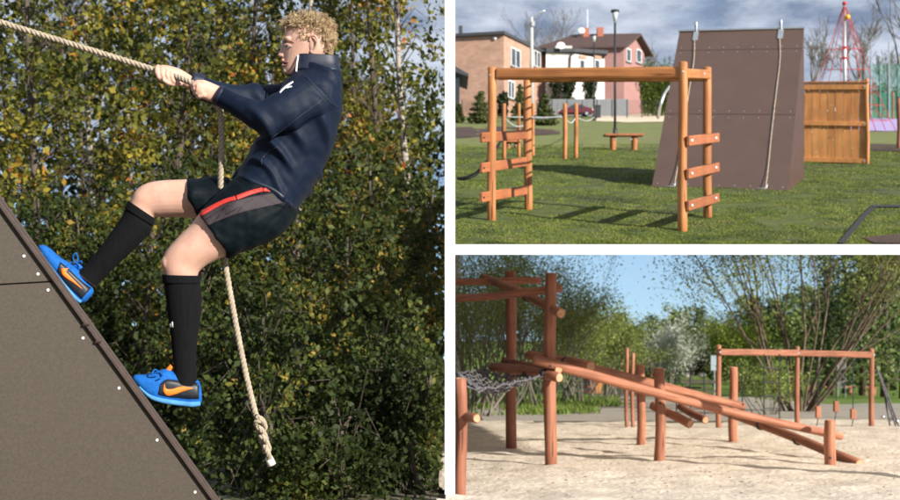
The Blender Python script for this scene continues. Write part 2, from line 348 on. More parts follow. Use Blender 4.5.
# short turf on the near part of the lawn
g = np.random.default_rng(3); n = 170000
yy = YF+.02+(g.random(n)**1.6)*25; xx = g.random(n)*(.47*yy+1.5-.01)+.01
bare = np.array([nz(x, y, .9, 9)+.6*nz(x, y, 2.6, 5) for x, y in zip(xx, yy)])
ok = (bare < .2+.3*g.random(n)); xx, yy, bare = xx[ok], yy[ok], bare[ok]; n = len(xx)
zz = np.array([lawn_z(x, y) for x, y in zip(xx, yy)])
hh = g.uniform(.007, .024, n)*(1-.3*bare); an = g.uniform(0, 6.28, n); wd = g.uniform(.005, .010, n)*(1+(yy-12)/12)
ln = g.normal(0, .014, (n, 2)); v = np.empty((n, 3, 3))
v[:, 0] = np.c_[xx-np.cos(an)*wd, yy-np.sin(an)*wd, zz-.004]; v[:, 1] = np.c_[xx+np.cos(an)*wd, yy+np.sin(an)*wd, zz-.004]; v[:, 2] = np.c_[xx+ln[:, 0], yy+ln[:, 1], zz+hh]
M_blade = leafmat('turf_blade', [(0, (.055,.06,.032)), (.12, (.06,.095,.016)), (.45, (.155,.205,.028)), (.8, (.25,.28,.05)), (.93, (.28,.27,.1)), (1, (.11,.09,.05))], .3, clump=1.6)
me = npmesh('turf_grass', v.reshape(-1, 3), np.arange(n*3).reshape(-1, 3), M_blade); o = bpy.data.objects.new('turf_grass', me); put(o)
tag(o, 'short green turf with bare trodden patches on the terrace lawn', 'grass', kind='stuff')

# ================================================================== LEFT: the climber on the ramp
KW = Vector((-.2334, .9724, 0)); KX = Vector((.9724, .2334, 0)); KZ = Vector((0, 0, 1))
def PP(u, v, off=0.):
    a = (u-450)/1000; d = (4.114+off)/(.9724-.2334*a); return P(u, v, d)
# --- ramp: a brown film-faced plywood wedge; its sloping face lies in the plane of rays through these two pixels
M_ply = mat('brown_film_plywood', (.040,.030,.0195), .65, col2=(.060,.046,.031), scale=110, bump=.25, bscale=420, detail=2, lo=.3, hi=.7, bdist=.002, spec=.5)
M_plye = mat('plywood_dark_edge', (.045,.028,.022), .6, .2, 30, bump=.1)
M_screw = mat('pale_screw', (.75,.74,.7), .4, .05, 20, bump=0)
H = Vector((-.379, .925, 0)).normalized(); E = Vector((.925, .379, 0)).normalized()
p1 = P(0, 195, 3.45)
def on_side(u, v):      # pixel -> point in the ramp's vertical side plane
    r = P(u, v, 1)-Vector((0, 0, CZ)); k = (p1-Vector((0, 0, CZ))).dot(H)/r.dot(H); return Vector((0, 0, CZ))+r*k
A0 = on_side(0, 195); A1 = on_side(220, 500); sl_ = (A1-A0).normalized()
gz = lambda p: gl(p.x, p.y)
topp = A0+sl_*(-(2.42-A0.z)/abs(sl_.z)) if True else None
bot = A0+sl_*((A0.z+.55)/abs(sl_.z))
nrm = H.cross(sl_).normalized(); nrm = nrm if nrm.z > 0 else -nrm
RT = thing('climbing_ramp', 'brown plywood climbing wedge with sloping face, the man walks up it', 'ramp', (A0.x-1, A0.y, gz(A0)))
WD = 2.4; tk = .018
# sloping boards (two film-faced sheets with a lip over the side)
c = [topp, bot]
MB().hexa([topp-H*.012-nrm*tk, bot-H*.012-nrm*tk, bot+H*WD-nrm*tk, topp+H*WD-nrm*tk, topp-H*.012, bot-H*.012, bot+H*WD, topp+H*WD]).build('sloping_board', M_plye, RT, bevel=.003)
MB().hexa([topp-H*.02-nrm*.025, bot-H*.02-nrm*.025, bot-nrm*.025+H*.02, topp-nrm*.025+H*.02, topp-H*.02-nrm*(tk-.008), bot-H*.02-nrm*(tk-.008), bot-nrm*(tk-.008)+H*.02, topp-nrm*(tk-.008)+H*.02]).build('edge_batten', M_plye, RT, bevel=.003)
# side sheets: an upper triangle and a lower one, joint line between
base_l = Vector((topp.x, topp.y, -.55)); sd = -nrm*.026
s_top = topp+sd; s_bot = bot+sd
Jl, Jr = on_side(-175, 291), None
def slope_at(z): k = (s_top.z-z)/abs(sl_.z); return s_top+sl_*k
js = slope_at(on_side(52, 281.5).z); jl = Vector((s_top.x, s_top.y, on_side(0, 284.5).z-.03))
gap = Vector((0, 0, .003))
MB().prism([s_top, jl+gap, js+gap], H*.02).build('side_panel', M_ply, RT)
MB().prism([jl-gap, Vector((s_top.x, s_top.y, -.6)), s_bot, js-gap], H*.02).build('side_panel', M_ply, RT)
MB().prism([Vector((s_top.x, s_top.y, -.6))+H*.02, s_top+H*.02, s_bot+H*.02], H*.02).build('side_frame', M_plye, RT)
MB().prism([s_top+H*(WD-.03), Vector((s_top.x, s_top.y, -.6))+H*(WD-.03), s_bot+H*(WD-.03)], H*.02).build('side_panel', M_ply, RT)
MB().hexa([s_top-E*.03+H*.02, s_top-E*.004+H*.02, s_top-E*.004+H*(WD-.02), s_top-E*.03+H*(WD-.02)][0:0] or
          [Vector((s_top.x, s_top.y, -.6))-E*.03, Vector((s_top.x, s_top.y, -.6))-E*.003, Vector((s_top.x, s_top.y, -.6))-E*.003+H*WD, Vector((s_top.x, s_top.y, -.6))-E*.03+H*WD,
           s_top-E*.03, s_top-E*.003, s_top-E*.003+H*WD, s_top-E*.03+H*WD]).build('back_panel', M_ply, RT)
for u, v in ((24,256),(38,274),(48,290),(83,338),(119,388),(157,440),(195,492)):
    p = on_side(u, v); MB().tube([p-H*.004, p+H*.004], [.0048, .0055], 10).build('screw', M_screw, RT)
# joint lips seen as short notches on the edge
for u, v in ((91, 321), (103, 338)):
    p = on_side(u, v)-H*.021-nrm*.02; MB().box(p, (.022, .004, .006)).build('edge_clip', M_plye, RT)

# --- the rope
top_anchor = topp+Vector((.02, .45, .03))
rp = [top_anchor, PP(-60, 3, .1), PP(0, 22, .06), PP(60, 40.5, .03), PP(120, 59, 0), PP(155, 70, -.01), PP(174, 76, -.035), PP(186, 80.5, -.075), PP(196, 85, -.1), PP(207, 92, -.085), PP(216, 101, -.06)]
hang = [PP(219, 107, -.05), PP(221, 118, -.03), PP(221.5, 150, -.02), PP(220.5, 190, .01), PP(223, 240, .0), PP(227, 275, 0), PP(236, 325, 0), PP(246, 375, 0), PP(256, 416, 0)]
mb = MB(); path = smooth_path(rp+hang, 8); twisted_rope(mb, path, .0125, .056)
# knotted tail: two overhand turns and a frayed end
kc = [(256,416),(261,419),(264,424),(258,428),(256,422),(262,421),(265,428),(260,433),(258,427),(263,432),(266,440),(262,443),(261,436),(266,441),(269,450),(265,452),(265,446),(269,456),(270,462)]
twisted_rope(mb, smooth_path([PP(u, v, (-.016 if i % 4 < 2 else .016)) for i, (u, v) in enumerate(kc)], 5), .0115, .052)
rope = mb.build('climbing_rope', M_ropew, None, True)
tag(rope, 'thick twisted natural rope with a knotted end, held by the climbing man', 'rope')
mb = MB(); mb.tube([PP(268.5, 457, 0), PP(272, 465, 0)], [.016, .018], 8); mb.build('frayed_end', mat('pale_rope_end', (.7,.66,.58), .9, .1, 40), rope, True)

# --- the man: outline pairs (front edge, back edge in the picture plane of his profile) lofted in depth
def loft(mb, rows, n=28, cap=True, sup=2.3, egg=0):
    """rows: (ua,va, ub,vb, depth radius, depth offset)"""
    vs = []; m = len(rows)
    for ua, va, ub, vb, b, off in rows:
        a = PP(ua, va, off); c = PP(ub, vb, off); ce = (a+c)/2; rx_ = (c-a)/2
        for k in range(n):
            t = 2*math.pi*k/n; ct, st_ = math.cos(t), math.sin(t); q = 2/sup
            x = math.copysign(abs(ct)**q, ct); y = math.copysign(abs(st_)**q, st_)
            bb = b*(1+egg*x)
            vs.append(ce+rx_*x+KW*bb*y)
    fs = [(i*n+k, i*n+(k+1) % n, (i+1)*n+(k+1) % n, (i+1)*n+k) for i in range(m-1) for k in range(n)]
    if cap:
        vs.append(sum(vs[:n], Vector())/n); c0 = len(vs)-1; vs.append(sum(vs[(m-1)*n:m*n], Vector())/n); c1 = len(vs)-1
        fs += [(c0, (k+1) % n, k) for k in range(n)]+[(c1, (m-1)*n+k, (m-1)*n+(k+1) % n) for k in range(n)]
    return mb.add(vs, fs)
def dens(rows, k=4):
    """Catmull-Rom between rows"""
    q = [rows[0]]+list(rows)+[rows[-1]]; out = []
    for i in range(1, len(q)-2):
        for j in range(k):
            t = j/k; out.append(tuple(.5*((2*b)+(c-a)*t+(2*a-5*b+4*c-d)*t*t+(3*b-a-3*c+d)*t**3) for a, b, c, d in zip(*q[i-1:i+3])))
    out.append(tuple(rows[-1])); return out
def fuse(mb, name, m, parent, vox=.005, sm=6, fac=.5, disp=None, protect=None):
    """fuse overlapping closed shells into one continuous surface"""
    me = mb.mesh(name, m); o = bpy.data.objects.new(name, me); COL.objects.link(o)
    bm = bmesh.new(); bm.from_mesh(me); bmesh.ops.recalc_face_normals(bm, faces=bm.faces); bm.to_mesh(me); bm.free()
    r = o.modifiers.new('r', 'REMESH'); r.mode = 'VOXEL'; r.voxel_size = vox
    if sm and protect:
        s = o.modifiers.new('s', 'SMOOTH'); s.iterations = 2; s.factor = .5
        me1 = bpy.data.meshes.new_from_object(o.evaluated_get(bpy.context.evaluated_depsgraph_get())); bpy.data.objects.remove(o); o = bpy.data.objects.new(name, me1); COL.objects.link(o)
        vg = o.vertex_groups.new(name='soft'); vg.add([v.index for v in me1.vertices if all((v.co-c_).length > r_ for c_, r_ in protect)], 1.0, 'REPLACE')
        s = o.modifiers.new('s', 'SMOOTH'); s.iterations = sm; s.factor = fac; s.vertex_group = 'soft'
    elif sm: s = o.modifiers.new('s', 'SMOOTH'); s.iterations = sm; s.factor = fac
    dg = bpy.context.evaluated_depsgraph_get(); me2 = bpy.data.meshes.new_from_object(o.evaluated_get(dg))
    bpy.data.objects.remove(o); me2.name = name
    if disp:
        nv = len(me2.vertices); co_ = np.empty(nv*3, np.float32); me2.vertices.foreach_get('co', co_); co_ = co_.reshape(-1, 3)
        nn = np.empty(nv*3, np.float32); me2.vertices.foreach_get('normal', nn); nn = nn.reshape(-1, 3)
        dd = np.array([disp(Vector(p)) for p in co_]); co_ += nn*dd[:, None]; me2.vertices.foreach_set('co', co_.ravel())
    me2.polygons.foreach_set('use_smooth', [True]*len(me2.polygons)); me2.materials.clear(); me2.materials.append(m); me2.update()
    o2 = bpy.data.objects.new(name, me2); put(o2, parent); return o2
def bvh_of(o): return BVHTree.FromPolygons([v.co for v in o.data.vertices], [p.vertices for p in o.data.polygons])
CAMP = Vector((0, 0, CZ))
def decal(name, up, lo, bv, m, parent, lift=.0015, k=3, fine=5):
    """a thin patch lying on a garment between two pixel polylines"""
    def dn(p): return [Vector(q).to_2d() for q in smooth_path([(a, b, 0) for a, b in p], fine)]
    up, lo = dn(up), dn(lo); n = min(len(up), len(lo)); vs = []; good = {}
    for i in range(n):
        for j in range(k+1):
            q = up[i].lerp(lo[i], j/k); d = (P(q.x, q.y, 1)-CAMP).normalized(); h, nn, *_ = bv.ray_cast(CAMP, d)
            good[len(vs)] = h is not None; vs.append(h+(nn*lift if nn.dot(d) < 0 else -nn*lift) if h else Vector((0, 0, 0)))
    fs = []
    for i in range(n-1):
        for j in range(k):
            f = (i*(k+1)+j, i*(k+1)+j+1, (i+1)*(k+1)+j+1, (i+1)*(k+1)+j)
            if all(good[a] for a in f) and max((vs[f[0]]-vs[a]).length for a in f) < .06: fs.append(f)
    used = sorted({a for f in fs for a in f}); mp = {a: i for i, a in enumerate(used)}
    mb = MB().add([vs[a] for a in used], [tuple(mp[a] for a in f) for f in fs])
    if not fs: print('EMPTY DECAL', name); return None
    o = mb.build(name, m, parent, True); sd_ = o.modifiers.new('t', 'SOLIDIFY'); sd_.thickness = .0012; sd_.offset = -1; return o
M_skin = mat('skin', (.50,.285,.21), .5, col2=(.58,.36,.275), scale=18, bump=.08, bscale=260, spec=.35, bdist=.002)
_b = M_skin.node_tree.nodes['Principled BSDF']; _b.inputs['Subsurface Weight'].default_value = .15; _b.inputs['Subsurface Radius'].default_value = (.01, .004, .002); _b.inputs['Subsurface Scale'].default_value = 1
M_jack = mat('navy_softshell', (.0036,.008,.0205), .6, col2=(.0052,.0115,.028), scale=40, bump=.12, bscale=420, spec=.16, bdist=.001)
M_jackd = mat('navy_trim', (.008,.013,.028), .5, .2, 40, bump=.05)
M_short = mat('dark_teal_shorts', (.0022,.0048,.0068), .6, col2=(.0036,.0072,.0096), scale=40, bump=.1, bscale=300, spec=.08, bdist=.001)
M_mesh = mat('grey_mesh_fabric', (.032,.022,.026), .7, .4, 260, bump=.2, bscale=400)
M_red = mat('red_stripe', (.55,.035,.025), .6, .08, 40, bump=.05)
M_sock = mat('black_sock', (.0045,.0045,.0055), .9, spec=.15, var=.3, scale=120, bump=.25, bscale=500, stretch=(1,1,.1), bdist=.001)#, .3, 120, bump=.25, bscale=500, stretch=(1,1,.1), bdist=.001)
M_blue = mat('blue_shoe_mesh', (.006,.085,.33), .75, col2=(.010,.13,.46), scale=70, spec=.2, bump=.4, bscale=500, bdist=.001)
M_lblue = mat('light_blue_sole', (.07,.24,.48), .7, .2, 25, bump=.1, spec=.2)
M_shoeb = mat('black_shoe_overlay', (.012,.014,.02), .45, .3, 60, bump=.2, bscale=400, bdist=.001)
M_or = mat('orange_mark', (.85,.19,.02), .5, .06, 30, bump=0)
M_wmark = mat('white_mark', (.8,.78,.78), .6, .03, 30, bump=0)
M_hair = mat('blond_hair', (.22,.14,.07), .5, col2=(.45,.32,.18), scale=60, stretch=(1,1,1), bump=.2, spec=.5)
M_eye = mat('eye_white', (.7,.68,.66), .2, .03, 30, bump=0); M_iris = mat('eye_iris', (.05,.06,.08), .15, .1, 30, bump=0)
M_brow = mat('brow_hair', (.30,.17,.10), .7, .2, 60, bump=.1); M_lip = mat('lips', (.50,.21,.18), .45, .08, 40, bump=.05); M_mouth = mat('mouth_inside', (.09,.02,.02), .5, .1, 30, bump=0)
MAN = thing('person', 'man in navy jacket, dark shorts, black knee socks and blue shoes hauling on a rope', 'person', tuple(PP(170, 400, 0)))
NO, FO = -.10, .10     # near and far leg offsets
# body: head, neck, trunk core, arms' wrists, legs as one surface
b = MB()
b.sphere(PP(168.5, 263, NO-.01), (.029,.034,.034)); b.sphere(PP(139.5, 201, FO-.01), (.029,.034,.034))
loft(b, dens([(297,20,321,20,.035,0),(289,24,329,25,.062,0),(285,31,333,32,.073,0),(283.2,38,334,40,.077,0),(282.9,42,333,46,.077,0),(284,47,331,51,.076,0),(283.5,53,328,56,.073,0),(283,60,323,61,.066,0),(283,66,316,66,.058,0),(283.4,71,308,71,.048,0),(286,75.5,301,76,.034,0)], 3), egg=.14, sup=2.15)
loft(b, dens([(300,52,331,44,.056,0),(299,64,331,58,.058,0),(300,76,334,72,.064,0),(296,88,337,84,.085,0)], 3))            # neck
loft(b, dens([(290,84,336,88,.12,0),(270,118,330,122,.13,0),(250,160,310,178,.13,0),(242,186,280,214,.12,0)], 3))           # trunk inside the jacket
# nose, brow, cheek, lips, chin
loft(b, [(282,43.5,292,43.5,.009,0),(281.0,48.5,292,48.5,.0105,0),(278.6,53,292,53,.0135,0),(277.3,55.2,292,55.6,.0165,0),(279.2,57.6,292,57.8,.0165,0),(283,59,292,59,.011,0)], n=14)
loft(b, [(282.6,38.5,292,38.5,.05,0),(281.8,40.8,292,40.8,.058,0),(283.2,43,292,43,.05,0)], n=20)
pass
b.sphere(PP(283.6, 60.8, 0), (.011,.024,.0075), M=None); b.sphere(PP(284.2, 65.6, 0), (.011,.022,.0075)); b.sphere(PP(286, 71.5, 0), (.014,.026,.014))
# legs
near_leg = [(238,194,274,238,.09,NO+.01),(207,206,239,251,.092,NO),(191,224,221,258,.082,NO),(175,240,207,265,.072,NO),(164.5,253,199,272,.062,NO),(161.8,264,197.5,279,.058,NO),(164,276,198,281,.055,NO),(166,292,199.5,293,.056,NO),(168,312,199,312,.054,NO),(171,334,197,334,.046,NO),(173.5,355,195,356,.037,NO),(175,372,195.5,374,.036,NO),(173,384,197,388,.036,NO)]
loft(b, dens(near_leg, 4), n=26, sup=2.1)
far_leg = [(228,186,252,226,.09,FO-.01),(200,179,212,221,.092,FO),(180,179.5,190,218,.083,FO),(160,180.5,170,217,.073,FO),(146,183.5,159,217,.064,FO),(135.5,190.5,155.5,216.5,.06,FO),(129.8,202,153.5,219,.056,FO),(121.5,219,148,233,.056,FO),(107,239,132.5,250,.053,FO),(95,255,115,266,.043,FO),(86,265,103,277.5,.036,FO),(78,273,96,287,.035,FO)]
loft(b, dens(far_leg, 4), n=26, sup=2.1)
# wrists and hands
def cap(pts, rad, n=10): 
    rad = [r*.9 for r in rad]
    b.tube([PP(*p) for p in pts], [r for r in rad], n)
    for p, r in ((pts[0], rad[0]), (pts[-1], rad[-1])): b.sphere(PP(*p), r*.99, 10, 7)
# far (right) hand: back of the hand on top, fingers closed over the rope towards us
loft(b, dens([(201,80,197,93,.027,.03),(191,75.5,187,88.5,.026,.015),(182,70,178,84,.034,.005),(172,66.5,169,80,.04,0),(163,65.3,160.5,76,.039,0),(157.5,66.5,156,73,.03,0)], 3), n=18)
for i, (u0, v0, ln_) in enumerate(((157.3,66.6,1.0),(162.3,66.8,1.12),(167.2,68.4,1.08),(171.6,70.8,.92))):
    cap([(u0+1.0,v0,.0),(u0-.3,v0+1.6,-.032),(u0-.2,v0+6.5*ln_,-.048),(u0+1.6,v0+11.0*ln_,-.046),(u0+4.0,v0+13.4*ln_,-.034),(u0+5.6,v0+12.4*ln_,-.02)], [.0102,.0108,.0102,.0096,.009,.008])
cap([(181,83,-.02),(174,84.2,-.032),(168,83,-.046),(164,80.5,-.052)], [.0125,.0115,.0105,.0085])      # thumb under the rope
# near (left) hand: back of the hand towards us, knuckles forward, thumb along the rope
loft(b, dens([(222,87.5,214,103,.027,-.10),(212,83,207,100.5,.028,-.115),(204,81.2,200.5,98,.03,-.125),(197,82,195.5,94,.028,-.13)], 3), n=18)
for i, (u0, v0, ln_) in enumerate(((194.8,84.2,1.0),(195.6,88,1.08),(197.6,91.8,1.05),(200.3,95.2,.9))):
    cap([(u0+4,v0+.3,-.146),(u0-.6,v0+.9,-.142),(u0-2.2*ln_,v0+1.5,-.122),(u0-2.0,v0+1.8,-.098),(u0+.6,v0+1.6,-.078),(u0+3.6,v0+1.2,-.072)], [.0105,.011,.0105,.0096,.009,.008])
cap([(210,85,-.125),(203,82.2,-.142),(197,82.4,-.138),(191.5,84.4,-.125)], [.0125,.0115,.0105,.0088])
BODY = fuse(b, 'body', M_skin, MAN, vox=.0026, sm=14, protect=[(PP(166, 74, -.02), .075), (PP(202, 90, -.12), .07), (PP(284, 58, 0), .05)])
bvb = bvh_of(BODY)
# ears
for s, nm in ((-1, 'ear'), (1, 'ear')):
    e_ = MB(); of = s*.077
    path = [(310.5,50.5,of*.98),(312,53,of*1.02),(314,50,of*1.06),(316.6,44,of*1.2),(317,39,of*1.26),(314.5,36,of*1.22),(311,36.5,of*1.1),(309.5,41,of*1.02)]
    e_.tube(smooth_path([PP(*p) for p in path], 4), .0052, 8)
    e_.sphere(PP(312.8, 44.5, of*1.02), 1, 10, 7, Matrix(((.016,0,0),(0,.006,0),(0,0,.029))))
    fuse(e_, nm, M_skin, MAN, vox=.0024, sm=3)
# eye, brow, lips
ey = MB().sphere(PP(288.2, 46.2, -.036), .0105, 12, 9).build('eye', M_eye, MAN, True)
MB().sphere(PP(286.6, 46.2, -.0405), .0052, 10, 7).build('iris', M_iris, ey, True)
MB().tube(smooth_path([PP(284.6,45.2,-.046),PP(287.5,43.9,-.052),PP(291.8,46.4,-.053)], 4), .0030, 6).build('eyelid', M_skin, MAN, True)
decal('eyebrow', [(283,41),(287,39.4),(294,41.6)], [(283.4,42.6),(287.5,41.3),(294,42.6)], bvb, M_brow, MAN, .002, 2)
decal('lip', [(281.6,60.6),(284.5,60.9),(288.6,62.2)], [(282,62),(284.8,62.3),(288.7,62.7)], bvb, M_lip, MAN, .0012, 2)
decal('lip', [(282.8,64.8),(285,64.6),(288.6,63.4)], [(283.2,66.6),(285.6,66.4),(288.7,64.2)], bvb, M_lip, MAN, .0012, 2)
decal('mouth', [(281.8,62),(285,62.3),(288.4,62.7)], [(282.6,64.8),(285.2,64.6),(288.5,63.5)], bvb, M_mouth, MAN, .0012, 2)
decal('nostril', [(280.6,56.4),(282.4,56.0)], [(280.8,57.3),(282.6,57)], bvb, M_mouth, MAN, .001, 1, 3)
# hair: a scalp cap with hundreds of short curled locks
h_ = MB()
loft(h_, dens([(298,18.6,320,18.6,.04,0),(289,21.5,329,23,.066,0),(284.2,26,332.5,30,.078,0),(287,30.5,334,36,.081,0),(301,35,334,42,.08,.0),(310,39,333,48,.078,0),(318,46,331.5,54,.072,0),(320,53,330,58,.06,0)], 3), egg=.08, sup=2.1)
h_.sphere(PP(305,37,-.066), (.013,.012,.024), 10, 8); h_.sphere(PP(305,37,.066), (.013,.012,.024), 10, 8)
HAIR = fuse(h_, 'hair', M_hair, MAN, vox=.003, sm=4, disp=lambda p: .013*noise.noise(p*42)+.008*noise.noise(p*90+Vector((3,1,7)))-.006)
M_lock = leafmat('hair_lock', [(0,(.26,.16,.08)),(.5,(.50,.36,.2)),(1,(.72,.58,.38))], .1, .5)
lk = MB(); rr = random.Random(8); vs_ = HAIR.data.vertices
cx = PP(311, 42, 0)
EARP = [PP(313.5, 45, -.085), PP(313.5, 45, .085)]
for i in range(5200):
    v_ = vs_[rr.randrange(len(vs_))]; p = v_.co.copy(); nn = v_.normal.copy()
    up_ = (p.z-cx.z); fw = (p-cx).dot(KX)
    if nn.z < -.35 or min((p-q_).length for q_ in EARP) < .036: continue
    ln_ = rr.uniform(.018, .034)*(1.1 if up_ > .045 else .75 if up_ > 0 else .5)
    tdir = (KX*(.5 if fw > -.03 else -.25)+KZ*(-.5 if fw > .02 else .25)+Vector((rr.gauss(0,.5), rr.gauss(0,.5), rr.gauss(0,.5))))
    tdir = (tdir-nn*tdir.dot(nn)).normalized(); bi = nn.cross(tdir); ph = rr.uniform(0, 6.28); pts = []
    for j in range(5):
        f = j/4; pts.append(p-nn*.003+tdir*ln_*f+nn*((.011+.012*max(0, up_*9))*math.sin(f*1.8)*rr.uniform(.5, 1.4))+bi*.005*math.sin(f*5+ph))
    lk.tube(pts, [.0013,.0015,.0013,.0009,.0003], 3, cap=False)
tag(lk.build('hair_locks', M_lock, HAIR, True), kind='stuff')
# jacket
def wr(p, s, o=0): return noise.noise(Vector((p.x*s, p.y*s, p.z*s))+Vector((o, o, o)))
def jd(p):
    q = p-PP(300, 120, 0); a = q.dot((KX*.6+KZ*.8)); c_ = q.dot((KX*.8-KZ*.6))
    f = noise.noise(Vector((a*26, c_*7, p.y*9)))
    rg = math.sin(a*62+5*noise.noise(Vector((a*3, c_*3.5, p.y*3)))*1.6+c_*9); ms = max(0, noise.noise(Vector((a*6+9, c_*6, p.y*5)))+.18)
    rg = (rg*.5+.5)**2.5
    return .004*f+.0015*wr(p, 30)+.034*rg*ms
j = MB()
loft(j, dens([(296,70,336,66,.078,0),(287,79,340,80,.15,0),(279,90,341.5,98,.195,0),(270,107,340,118,.2,0),(262,129,333.5,146,.18,0),(252,147,324.5,166,.168,0),(244,162,312.5,188,.163,0),(236,177,295.5,212.5,.166,0)], 3), n=36, sup=2.4)
loft(j, dens([(301,74,337,109,.075,-.13),(287,84,322,116,.074,-.155),(272,95.5,298,127,.064,-.18),(259.5,101,272,134,.056,-.185),(248,97.5,253,129,.051,-.172),(236,93,236.5,118,.047,-.15),(223,87,215,104,.043,-.112)], 4), n=24)
loft(j, dens([(300,76,332,106,.08,.14),(282,83,306,117,.078,.15),(262,86,278,122,.068,.15),(243,86,248,117,.058,.12),(222,82.5,219,107,.05,.07),(204,77,199,100,.042,.03)], 4), n=24)
JACK = fuse(j, 'jacket', M_jack, MAN, vox=.004, sm=5, disp=jd)
cl = MB()      # stand-up collar, open tube with thickness
rows = [(297,57,335.5,59,.076,0),(296,61,336.5,62,.078,0),(295.5,67,337,68,.084,0),(295,73,338.5,75,.098,0)]
loft(cl, dens(rows, 3), n=48, cap=False, sup=3.6)
co_ = cl.build('collar', M_jackd, JACK, True); sdm = co_.modifiers.new('t', 'SOLIDIFY'); sdm.thickness = .008; sdm.offset = -1
MB().tube(smooth_path([PP(298.2,55.4,-.066),PP(297.3,61,-.07),PP(296.6,66.5,-.077),PP(296.2,71.5,-.09)], 4), .0036, 6).build('zip_piping', M_wmark, JACK, True)
bvj = bvh_of(JACK)
decal('seam', [(305,77),(318,90),(330,103),(338,107)], [(305.6,76.2),(318.6,89.2),(330.3,102.2),(338,106.2)], bvj, M_jackd, JACK, .0012, 1)
decal('seam', [(330,92),(316,104),(298,117),(280,131),(268,140)], [(330.6,92.7),(316.6,104.7),(298.6,117.7),(280.6,131.7),(268.6,140.7)], bvj, M_jackd, JACK, .0012, 1)
decal('pocket_zip', [(277,146),(268,152),(261,159),(262,165)], [(278,146.8),(269,152.8),(262,159.6),(263,165)], bvj, M_jackd, JACK, .0014, 1)
decal('hem_band', [(234,172),(255,180),(275,189),(296,207)], [(231.8,177),(252,186),(272,195),(293,212)], bvj, M_jackd, JACK, .001, 2)
# white winged mark on the upper sleeve
decal('sleeve_mark', [(279.5,92.5),(283,88),(288,84),(293,81.4)], [(280.3,93.3),(284,89.6),(289,85.8),(293.6,82.3)], bvj, M_wmark, JACK, .0022, 3, 8)
decal('sleeve_mark', [(286.5,87.6),(289,86.6),(292,86.2)], [(286.8,88.8),(289.2,87.8),(292,87.2)], bvj, M_wmark, JACK, .0022, 3, 8)
decal('sleeve_mark', [(281,89.2),(282.4,87.2)], [(282.2,90),(283.6,88)], bvj, M_wmark, JACK, .0016, 1)
for rows, of in (([(225,87.5,216,105,.0455,-.114),(222,86.3,213,103,.0445,-.11),(221.5,86.2,212.5,102.6,.042,-.109)], 0), ([(206,76,200.5,100.5,.0445,.03),(196,73.5,191,94,.041,.022),(195,73.5,190.2,93.6,.038,.021)], 0)):
    c_ = MB(); loft(c_, dens(rows, 3), n=24, cap=False); o = c_.build('cuff', M_jackd, JACK, True); s_ = o.modifiers.new('t', 'SOLIDIFY'); s_.thickness = .003
# shorts
def sdp(p):
    q = p-PP(250, 215, 0); a = q.dot(KX)*.75+q.z*.65; c_ = q.dot(KX)*.65-q.z*.75; rg = (math.sin(c_*48+4*noise.noise(Vector((a*4, c_*5, p.y*3)))+a*12)*.5+.5)**2.5; ms = max(0, noise.noise(Vector((a*7+2, c_*7, p.y*5)))+.15)
    return .026*rg*ms+.004*wr(p, 14, 5)+.003*wr(p, 34, 2)+.001
s = MB()
loft(s, dens([(237,175,296,210.5,.164,0),(230,183,290.5,222,.17,0),(222,195,272,236,.15,0)], 3), n=32)
loft(s, dens([(232,180,293,218,.1,NO+.02),(218,192,280,236,.112,NO),(207,204,252,249,.113,NO),(198.5,213,229,256,.112,NO)], 4), n=28)
loft(s, dens([(228,178,262,228,.1,FO-.02),(208,179,224,223,.11,FO),(186.5,178.5,197.5,219.5,.11,FO)], 4), n=28)
SHORT = fuse(s, 'shorts', M_short, MAN, vox=.0052, sm=4, disp=sdp)
bvs = bvh_of(SHORT)
decal('side_panel', [(200,216),(222,205),(246,198),(272,193)], [(208,225.5),(226,218),(248,211),(283,203)], bvs, M_mesh, SHORT, .002, 9, 14)
decal('side_stripe', [(199,212.5),(222,200.5),(235,196.4)], [(201,216.5),(223,204.5),(236,200)], bvs, M_red, SHORT, .0032, 3, 12)
decal('side_stripe', [(236,196),(250,190.8),(262,187.6)], [(237,200),(251,194.8),(263,191.6)], bvs, M_red, SHORT, .0032, 3, 12)
decal('side_stripe', [(263,188.6),(267,188),(271.5,189)], [(263.5,191.6),(267.5,191.6),(272,192.4)], bvs, M_red, SHORT, .0032, 3, 12)
for a, b_ in (((206,219),(230,204)), ((214,222),(226,206)), ((226,214),(252,199)), ((238,211),(246,200))):
    decal('panel_line', [a, ((a[0]+b_[0])/2, (a[1]+b_[1])/2), b_], [(a[0]+.5,a[1]+.7), ((a[0]+b_[0])/2+.5, (a[1]+b_[1])/2+.7), (b_[0]+.5,b_[1]+.7)], bvs, M_shoeb, SHORT, .003, 1, 12)
